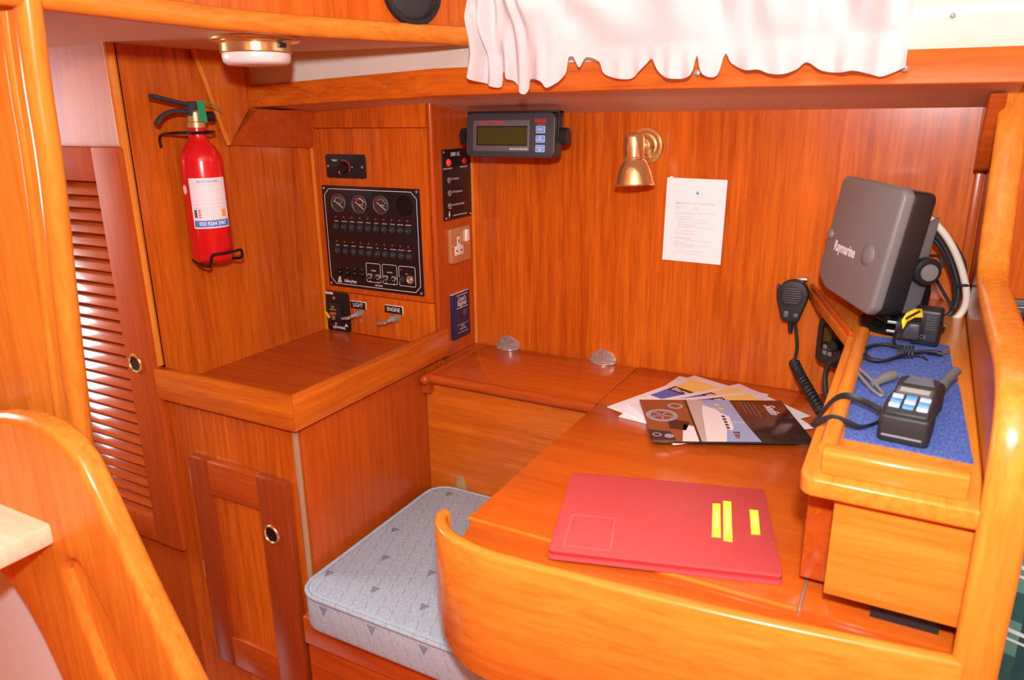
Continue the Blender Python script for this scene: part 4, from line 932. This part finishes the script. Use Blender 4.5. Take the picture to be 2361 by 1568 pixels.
# ================================================================== CHART PLOTTER
ps, ti, ro = radians(32.14), radians(7.84), radians(-2.1)
Nn = V((-cos(ps)*cos(ti), -sin(ps)*cos(ti), sin(ti))); Rr = V((sin(ps), -cos(ps), 0)); Uu = Nn.cross(Rr)
R2 = Rr*cos(ro)+Uu*sin(ro); U2 = -Rr*sin(ro)+Uu*cos(ro)
pc = V((-.09, 1.45, 1.12)); pf = frame(pc, R2, U2); ip = pf.inverted()
cp_ = thing('chart_plotter', 'grey covered chart plotter on a swivel bracket at the shelf end', 'chart plotter', pf)
W2, H2 = .105, .108
cov = [(-.088, H2), (.088, H2), (W2, H2-.018), (W2, -H2+.024), (W2-.024, -H2), (-W2+.055, -H2+.004), (-W2, -H2+.045), (-W2, H2-.018)]
cov = [(x, y) for x, y in [(-.096, H2), (.096, H2), (W2, H2-.009), (W2, -H2+.014), (W2-.014, -H2), (-W2+.040, -H2+.006), (-W2+.006, -H2+.022), (-W2, -H2+.040), (-W2, H2-.009)]]
B().prism(cov, -.022, 0, .008, seg=4).o('sun_cover', M['grey'], cp_)
B().prism([(x*.985, y*.985) for x, y in cov], -.060, -.018, .006, seg=2).o('case', M['black'], cp_)
for x, y, r in ((.050, -.012, .020), (-.092, -.002, .010)):
    B().lathe([(r, -.001), (r*.92, .002), (r*.6, .0045), (r*.25, .0055), (.0003, .0058)], 24, (x, y, 0)).o('cover_boss', M['grey'], cp_, 60)
text('Raymarine', .0265, (-.030, -.019, .0002), M['white'], cp_, sx=.68, bold=.03)
# swivel bracket behind
B().prism([(-.05, -.085), (.07, -.085), (.075, .055), (-.05, .055)], -.082, -.056, .006).o('back_hump', M['midgrey'], cp_)
B().prism([(.05, -.062), (.07, -.088), (-.02, -.088), (-.05, -.10), (-.10, -.10), (-.10, -.062)], .074, .082, .002, 'x').o('bracket_arm', M['midgrey'], cp_)
kb = B().lathe([(.021, 0), (.024, .004), (.024, .016), (.021, .020)], 24, (.080, -.022, -.085), (1, 0, 0)).o('clamp_knob', M['black'], cp_)
B().lathe([(.015, .019), (.014, .023), (.0003, .0235)], 22, (.080, -.022, -.085), (1, 0, 0)).o('knob_cap', M['grey'], kb)
base_c = ip@(V((-.005, 1.47, .990)))
foot = B().prism([(-.03, -.070), (-.03, -.108), (-.06, -.118), (-.118, -.125), (-.126, -.055), (-.08, -.060)], .020, .074, .003, 'x').o('bracket_foot', M['blackgloss'], cp_)
ft = frame(V((.0, 1.455, .9765)), (1, 0, 0), SUv)
B(ip@ft).lathe([(.070, -.0005), (.070, .006), (.066, .009), (.0003, .010)], 32).o('bracket_base', M['blackgloss'], cp_)
def pcab(nm, pts, r, m): B().tube([ip@p for p in smoothpath(pts, 8)], r, 10).o(nm, m, cp_, 60)
def py_(x, y, Y): return P(x, y, 'y', Y)
pcab('cream_cable', [py_(2125, 500, 1.53), py_(2150, 510, 1.54), py_(2185, 550, 1.545), py_(2212, 605, 1.55), py_(2228, 670, 1.55), py_(2222, 712, 1.55), py_(2195, 740, 1.545), py_(2150, 747, 1.54), py_(2110, 745, 1.53)], .0065, M['cable'])
pcab('black_cable', [py_(2125, 525, 1.54), py_(2160, 545, 1.55), py_(2190, 595, 1.555), py_(2208, 655, 1.555), py_(2205, 700, 1.555), py_(2185, 728, 1.55), py_(2150, 735, 1.545)], .0045, M['rubber'])
pcab('black_cable', [py_(2125, 535, 1.56), py_(2165, 565, 1.56), py_(2195, 625, 1.56), py_(2203, 670, 1.56), py_(2200, 700, 1.56)], .0040, M['rubber'])
pcab('thin_cable', [py_(2145, 590, 1.52), py_(2165, 592, 1.53), py_(2172, 612, 1.53), py_(2158, 635, 1.53), py_(2170, 665, 1.535), py_(2200, 715, 1.54)], .0028, M['rubber'])
pcab('thin_cable', [py_(2190, 545, 1.565), py_(2222, 600, 1.565), py_(2225, 640, 1.565), py_(2218, 668, 1.56)], .0025, M['rubber'])
pcab('cable_tie', [py_(2205, 660, 1.548), py_(2225, 658, 1.543), py_(2240, 661, 1.56), py_(2252, 662, 1.58)], .0028, M['rubber'])
# ================================================================== THINGS ON THE SHELF
def sp3(x, y, w=0): return SP(x, y, w)
mtp = [SP(2003, 775), SP(2188, 800), SP(2196, 850), SP(2213, 900), SP(2228, 985), SP(2240, 1050), SP(2245, 1072), SP(2090, 1040), SP(1945, 1012), SP(1962, 930), SP(1985, 850)]
mt_ = B(fsh).prism([(p.x, p.y) for p in mtp], .0002, .0022).o('shelf_mat', M['mat']); tag(mt_, 'ragged blue non-slip mat on the instrument shelf', 'mat')
# hand-held radio
hf_o = SP(2030, 958, .040); hb = SP(2143.6, 983, .040); R_ = V((hb.x-hf_o.x, hb.y-hf_o.y, 0))
hw = .056; ang = radians(-6)
oo = fsh@V((-.010, .127, .0022)); dR = fsh.to_3x3()@V((cos(ang), sin(ang), 0)); dU = fsh.to_3x3()@V((-sin(ang), cos(ang), 0))
hh = thing('handheld_radio', 'black hand-held radio with stub aerial lying on the blue mat', 'radio', frame(oo, dR, dU))
HL = .145
B().prism([(.004, 0), (.054, 0), (.058, .006), (.058, .060), (.056, .10), (.060, .135), (.056, HL), (.010, HL), (.003, .138), (.004, .10), (0, .060), (0, .006)], .0, .036, .007, seg=3).o('body', M['rubber'], hh)
B().prism([(.005, .004), (.053, .004), (.055, .055), (.053, .10), (.055, .13), (.049, .139), (.011, .139), (.005, .13), (.006, .10), (.003, .055)], .034, .0405, .003, seg=2).o('front_face', M['darkgrey'], hh)
bb = B()
for k in range(5): bb.box(.012+.001*k, .048-.001*k, .108+.006*k, .1105+.006*k, .040, .0418, .0006)
bb.o('speaker_bars', M['midgrey'], hh)
B().prism(rrect(.008, .050, .068, .094, .004), .040, .0415, .0008).o('screen_rim', M['midgrey'], hh); B().box(.012, .046, .0735, .0885, .0412, .0418).o('screen', M['lcd2'], hh)
for c_ in range(3):
    for r_ in range(3): B().prism(rrect(.007+.0155*c_, .0195+.0155*c_, .018+.0155*r_, .030+.0155*r_, .002), .040, .0426, .0008).o('key', M['paleblue'] if (c_+r_) % 2 == 0 else M['blue'], hh)
B().tube([(.006, -.0005, .010), (.05, -.0005, .010)], .0016, 8).o('base_trim', M['grey'], hh)
B().tube(smoothpath([(.050, HL-.012, .018), (.052, HL+.006, .021), (.056, HL+.025, .027), (.066, HL+.055, .036)], 6), [.0085]*6+[.0075]*6+[.0065]*7, 12).o('aerial', M['midgrey'], hh, 60)
# strap
hi = ROOTM[hh.name][0].inverted()
sp_ = [SP(2030, 945, .022), SP(1990, 925, .022), SP(1950, 912, .026), SP(1918, 925, .024), SP(1885, 965, .006), SP(1872, 982, -.004), SP(1890, 972, .010), SP(1920, 962, .022), SP(1950, 972, .018), SP(1985, 985, .010), SP(2028, 972, .012)]
B().tube([hi@(fsh@p) for p in smoothpath(sp_, 6)], (.0045, .0010), 8, flat=tuple((hi@fsh).to_3x3()@V((0, .4, 1)))).o('wrist_strap', M['rubber'], hh, 60)
# charger
cf_o = fsh@V((.010, .520, .0022))
cg = thing('mains_charger', 'black mains charger block with bundled cord and yellow tag', 'charger', frame(cf_o, fsh.to_3x3()@V((cos(-.12), sin(-.12), 0)), fsh.to_3x3()@V((-sin(-.12), cos(-.12), 0))))
B().box(.006, .048, .0, .034, .0, .062, .005, 3).o('block', M['black'], cg)
B().box(-.016, .020, -.014, .016, .012, .040, .004, 2).o('plug_face', M['charcoal'], cg)
for z in (.018, .034): B().cyl((-.016, .0, z), .0026, .014, (-1, 0, 0), 10).o('pin', M['steel'], cg)
B(Matrix.Translation((.030, -.0002, .0))@Matrix.Rotation(pi/2, 4, 'X')).box(-.004, .013, .010, .050, 0, .0003).o('rating_label', M['darkgrey'], cg)
text('CE', .009, (.012, .011, 0), M['grey'], cg, fn=lambda c: V((c.x+.012, -.0006-c.z, c.y+.005)))
bb = B()
for k in range(6): bb.box(.026, .040, -.0006, -.0003, .030+.004*k, .0310+.004*k)
bb.o('print_lines', M['midgrey'], cg)
gi = ROOTM[cg.name][0].inverted()
def gc(pts, r, nm, m=None, k=6): B().tube([gi@(fsh@p) for p in smoothpath(pts, k)], r, 8).o(nm, m or M['rubber'], cg, 60)
gc([SP(2120, 718, .078), SP(2085, 738, .070), SP(2065, 765, .05), SP(2062, 790, .02), SP(2075, 805, .008)], .0018, 'cord')
for dx, w in ((0, .006), (.003, .010), (-.002, .013)):
    lp_ = [SP(2075, 800, w), SP(2040, 793, w), SP(2005, 798, w), SP(1991, 812, w), SP(2003, 826, w), SP(2035, 831, w), SP(2070, 822, w), SP(2100, 812, w), SP(2140, 810, w), SP(2165, 812, w)]
    gc([p+V((dx, dx*.8, 0)) for p in lp_], .0020, 'cord_loop')
for k in range(5):
    p = SP(2072+8*k, 812, .009); B(gi@fsh).tube([(p.x, p.y+.016*cos(2*pi*i/14), p.z+.009*sin(2*pi*i/14)) for i in range(14)], .0019, 6, closed=True).o('cord_wrap', M['rubber'], cg, 60)
gc([SP(2100, 818, .008), SP(2125, 822, .005), SP(2138, 830, .004)], .002, 'cord_end')
gc([SP(2140, 812, .007), SP(2172, 816, .008)], .0042, 'plug_barrel', M['black']); gc([SP(2172, 815, .008), SP(2188, 808, .008)], .0028, 'plug_tip', M['brass'])
yt = [SP(2080, 738, .072), SP(2090, 722, .078), SP(2108, 712, .080), SP(2126, 712, .080)]
y2 = [p+V((.003, -.012, -.010)) for p in yt]
me_ = B(gi@fsh).add([tuple(p) for p in yt]+[tuple(p) for p in y2], [(i, i+1, i+5, i+4) for i in range(3)]); o = me_.o('yellow_tag', M['yellow'], cg, 60); md = o.modifiers.new('t', 'SOLIDIFY'); md.thickness = .0012
# small grey lead with loop
le = thing('loop_lead', 'small grey jack lead with a looped cord on the blue mat', 'lead', fsh@Matrix.Translation((-.03, .33, .0022)))
li = ROOTM[le.name][0].inverted()@fsh
B(li).tube(smoothpath([SP(1973, 852, .012), SP(1982, 852, .013), SP(2008, 875, .010), SP(2030, 900, .006), SP(2036, 908, .005), SP(2030, 912, .005), SP(2010, 898, .006), SP(1985, 870, .010)], 6, True), .0028, 8, closed=True).o('cord_loop', M['grey'], le, 60)
B(li).tube([SP(2016, 884, .010), SP(2038, 873, .011), SP(2054, 867, .011), SP(2064, 864, .011)], [.0055, .0068, .0085, .006], 14).o('jack', M['grey'], le)
# ================================================================== PAPERS ON THE DESK
def sheet(name, label, cat, tl, rot, w, h, z, m, group=None):
    a = radians(rot); R_ = V((cos(a), sin(a), 0)); U_ = V((-sin(a), cos(a), 0)); o = V((tl[0], tl[1], z))-U_*h
    t = thing(name, label, cat, frame(o, R_, U_), group=group); B().prism([(0, 0), (w, 0), (w, h), (0, h)], 0, .0016, .0003).o('sheet', m, t); return t
Z = .7506
for i, (tl, rot, lab) in enumerate((((-.443, 1.632), -8, 'white brochure lowest in the fan on the desk, set nearly square'), ((-.412, 1.648), -22, 'white brochure second in the fan on the desk, with a yellow picture'), ((-.305, 1.633), -37, 'white brochure third in the fan on the desk, turned aside'), ((-.262, 1.600), -48, 'white brochure directly under the glossy yacht brochure'))):
    t = sheet('brochure', lab, 'brochure', tl, rot, .21, .297, Z+.0017*i, M['paper'], 'white brochures fanned out on the desk')
    z = .0016
    B().prism([(.016, .205), (.194, .205), (.194, .272), (.016, .272)], z, z+.0002).o('yellow_picture', M['amber'], t)
    B().prism([(.016, .175), (.194, .175), (.194, .205), (.016, .205)], z, z+.0002).o('title_band', M['photodark'], t)
    B().prism([(.016, .120), (.194, .120), (.194, .175), (.016, .175)], z, z+.0002).o('blue_picture', M['photoblue'], t)
    B().prism([(.07, .222), (.13, .222), (.12, .24), (.08, .244)], z+.0002, z+.0003).o('orange_motif', M['orange'], t)
    text('Bareboat', .024, (.022, .190, z+.0003), M['paper'], t, 'LEFT')
a = radians(25.8); e2 = V((cos(a), sin(a), 0)); e1 = V((sin(a), -cos(a), 0))
mb = thing('yacht_brochure', 'glossy dark brochure with a motor yacht photograph, topmost on the desk', 'brochure', frame((-.469, 1.421, Z+.0075), e1, e2))
B().prism([(0, 0), (.21, 0), (.21, .297), (0, .297)], 0, .004, .0005).o('cover', M['brownprint'], mb)
z = .004
def pg(nm, poly, m, k=1): B().prism(poly, z+.0001*k-.0001, z+.0001*k).o(nm, M[m], mb)
pg('sky_print', [(0, .098), (.21, .090), (.21, .200), (.15, .194), (.08, .190), (0, .188)], 'sky', 2)
pg('wake_print', [(0, .098), (.21, .090), (.21, .128), (.16, .140), (.09, .132), (.05, .140), (0, .128)], 'wake', 3)
pg('hull_print', [(.03, .126), (.075, .118), (.21, .100), (.21, .136), (.15, .150), (.08, .158), (.05, .150)], 'hullwhite', 4)
pg('cabin_print', [(.07, .155), (.15, .149), (.16, .158), (.145, .164), (.09, .168)], 'hullwhite', 5)
for k in range(5): pg('window_print', [(.085+.014*k, .1535-.0008*k), (.094+.014*k, .1528-.0008*k), (.096+.014*k, .159-.0008*k), (.087+.014*k, .160-.0008*k)], 'photodark', 6)
pg('crew_print', [(.022, .152), (.032, .150), (.034, .160), (.024, .162)], 'amber', 6); pg('crew_print', [(.045, .157), (.054, .156), (.055, .166), (.046, .166)], 'amber', 6)
for k in range(4): pg('figure_print', [(.165+.008*k, .158), (.170+.008*k, .157), (.171+.008*k, .170-.002*k), (.166+.008*k, .171-.002*k)], 'redprint' if k % 2 else 'photodark', 6)
pg('mast_print', [(.118, .165), (.120, .165), (.121, .190), (.119, .190)], 'hullwhite', 6)
pg('cockpit_print', [(0, 0), (.21, 0), (.21, .088), (0, .096)], 'cockpit', 2)
pg('seat_print', [(.10, .045), (.15, .04), (.16, .07), (.12, .085)], 'brownprint', 3); pg('console_print', [(.155, .0), (.205, .0), (.205, .045), (.165, .04)], 'photodark', 3)
pg('deck_print', [(.13, .070), (.21, .055), (.21, .086), (.14, .089)], 'hullwhite', 3); pg('divider_print', [(0, .094), (.21, .086), (.21, .0905), (0, .0985)], 'brownprint', 4)
bb = B(); arc(bb, (.085, .035), .022, .032, 0, 360, z+.0003, 24); bb.o('wheel_print', M['wheel'], mb)
bb = B()
for k in range(5): a_ = 2*pi*k/5; line(bb, (.085, .035), (.085+.024*cos(a_), .035+.024*sin(a_)), .003, z+.0003)
bb.o('spoke_print', M['wheel'], mb)
bb = B(); arc(bb, (.035, .07), .010, .016, 0, 360, z+.0003, 18); arc(bb, (.180, .012), .006, .009, 0, 360, z+.0004, 16); arc(bb, (.186, .034), 0.0005, .009, 0, 360, z+.0004, 16); bb.o('dial_print', M['wheel'], mb)
text('Seafin', .030, (.052, .262, z), M['paper'], mb, shear=.35, sx=.75)
bb = B()
for k in range(4): line(bb, (.012, .232-.008*k), (.090-.006*k, .232-.008*k), .0016, z)
bb.o('print_lines', M['grey'], mb)
# red folder
fo = thing('red_folder', 'red vinyl folder with three yellow label strips on the desk', 'folder', frame((-.392, .813, DZ+.0006), (cos(radians(16)), sin(radians(16)), 0), (-sin(radians(16)), cos(radians(16)), 0)))
FW, FH = .312, .243
B().prism(rrect(0, FW, 0, FH, .006, 3), 0, .004, .001).o('back_cover', M['redplastic'], fo)
B().box(.004, FW-.004, .006, FH-.004, .004, .010).o('pages', M['redprint'], fo)
B().prism(rrect(0, FW, .003, FH, .006, 3), .0098, .0135, .0012).o('front_cover', M['redplastic'], fo)
B().box(0, FW, FH-.003, FH+.002, .001, .0125, .002).o('spine', M['redplastic'], fo)
bb = loop(B(), [(.020, .018), (.085, .018), (.085, .105), (.020, .105)], .0016, .0135); bb.o('pocket_seam', mat('pale_red_vinyl', (.80, .16, .14), .35), fo)
fi = ROOTM[fo.name][0].inverted()
for pts, s_ in ((((1643, 1161), (1661, 1162), (1662, 1240), (1641, 1238)), 'ITEMS BOAT MANUAL'), (((1667, 1155), (1686, 1157), (1689, 1250), (1668, 1247)), 'HAND BOOK & SAFE SIGNALS'), (((1728, 1175), (1748, 1177), (1753, 1233), (1732, 1232)), 'MOODY')):
    q = [fi@P(x, y, 'z', DZ+.0142) for x, y in pts]; lb = B().prism([(p.x, p.y) for p in q], .0135, .0140).o('label_strip', M['yellowlabel'], fo)
    c = (q[0]+q[1]+q[2]+q[3])/4; d_ = (q[3]+q[2]-q[0]-q[1]); text(s_, .0068, (c.x, c.y, .0140), M['ink'], lb, rot=atan2(d_.y, d_.x), sx=.75)
# ================================================================== BEYOND THE PARTITION
a, b_ = P(2322, 688, 'y', YW+.02), P(2361, 800, 'y', YW+.02)
sr = thing('car_stereo', 'black stereo set into the wall beyond the right partition', 'stereo', frame((a.x-.004, YW+.02, b_.z-.002), (1, 0, 0), (0, 0, 1)))
hS = a.z-b_.z+.004
B().box(0, .185, 0, hS, 0, .010, .003).o('frame', M['black'], sr); B().box(.008, .177, .012, hS-.012, .008, .016, .002).o('front', M['blackgloss'], sr)
for k in range(6): B().box(.012+.012*(k % 2), .022+.012*(k % 2), .020+.022*(k//2), .034+.022*(k//2), .015, .018, .001).o('key', M['charcoal'], sr)
B().box(.013, .021, .030, .036, .0175, .0182).o('orange_mark', M['orange'], sr)
pc_ = thing('plaid_cushion', 'green plaid cushion beyond the right partition', 'cushion', loc=(.34, 1.0, .45))
bm = bmesh.new(); bmesh.ops.create_cube(bm, size=1); bmesh.ops.subdivide_edges(bm, edges=bm.edges[:], cuts=6, use_grid_fill=True)
for v in bm.verts:
    d_ = max(0, 1-(2*v.co.x)**2)*max(0, 1-(2*v.co.z)**2); v.co = V((.40+v.co.x*.46, 1.02+v.co.y*(.05+.10*d_), .64+v.co.z*.46))
B().bm(bm).o('cover', M['plaid'], pc_, 80)
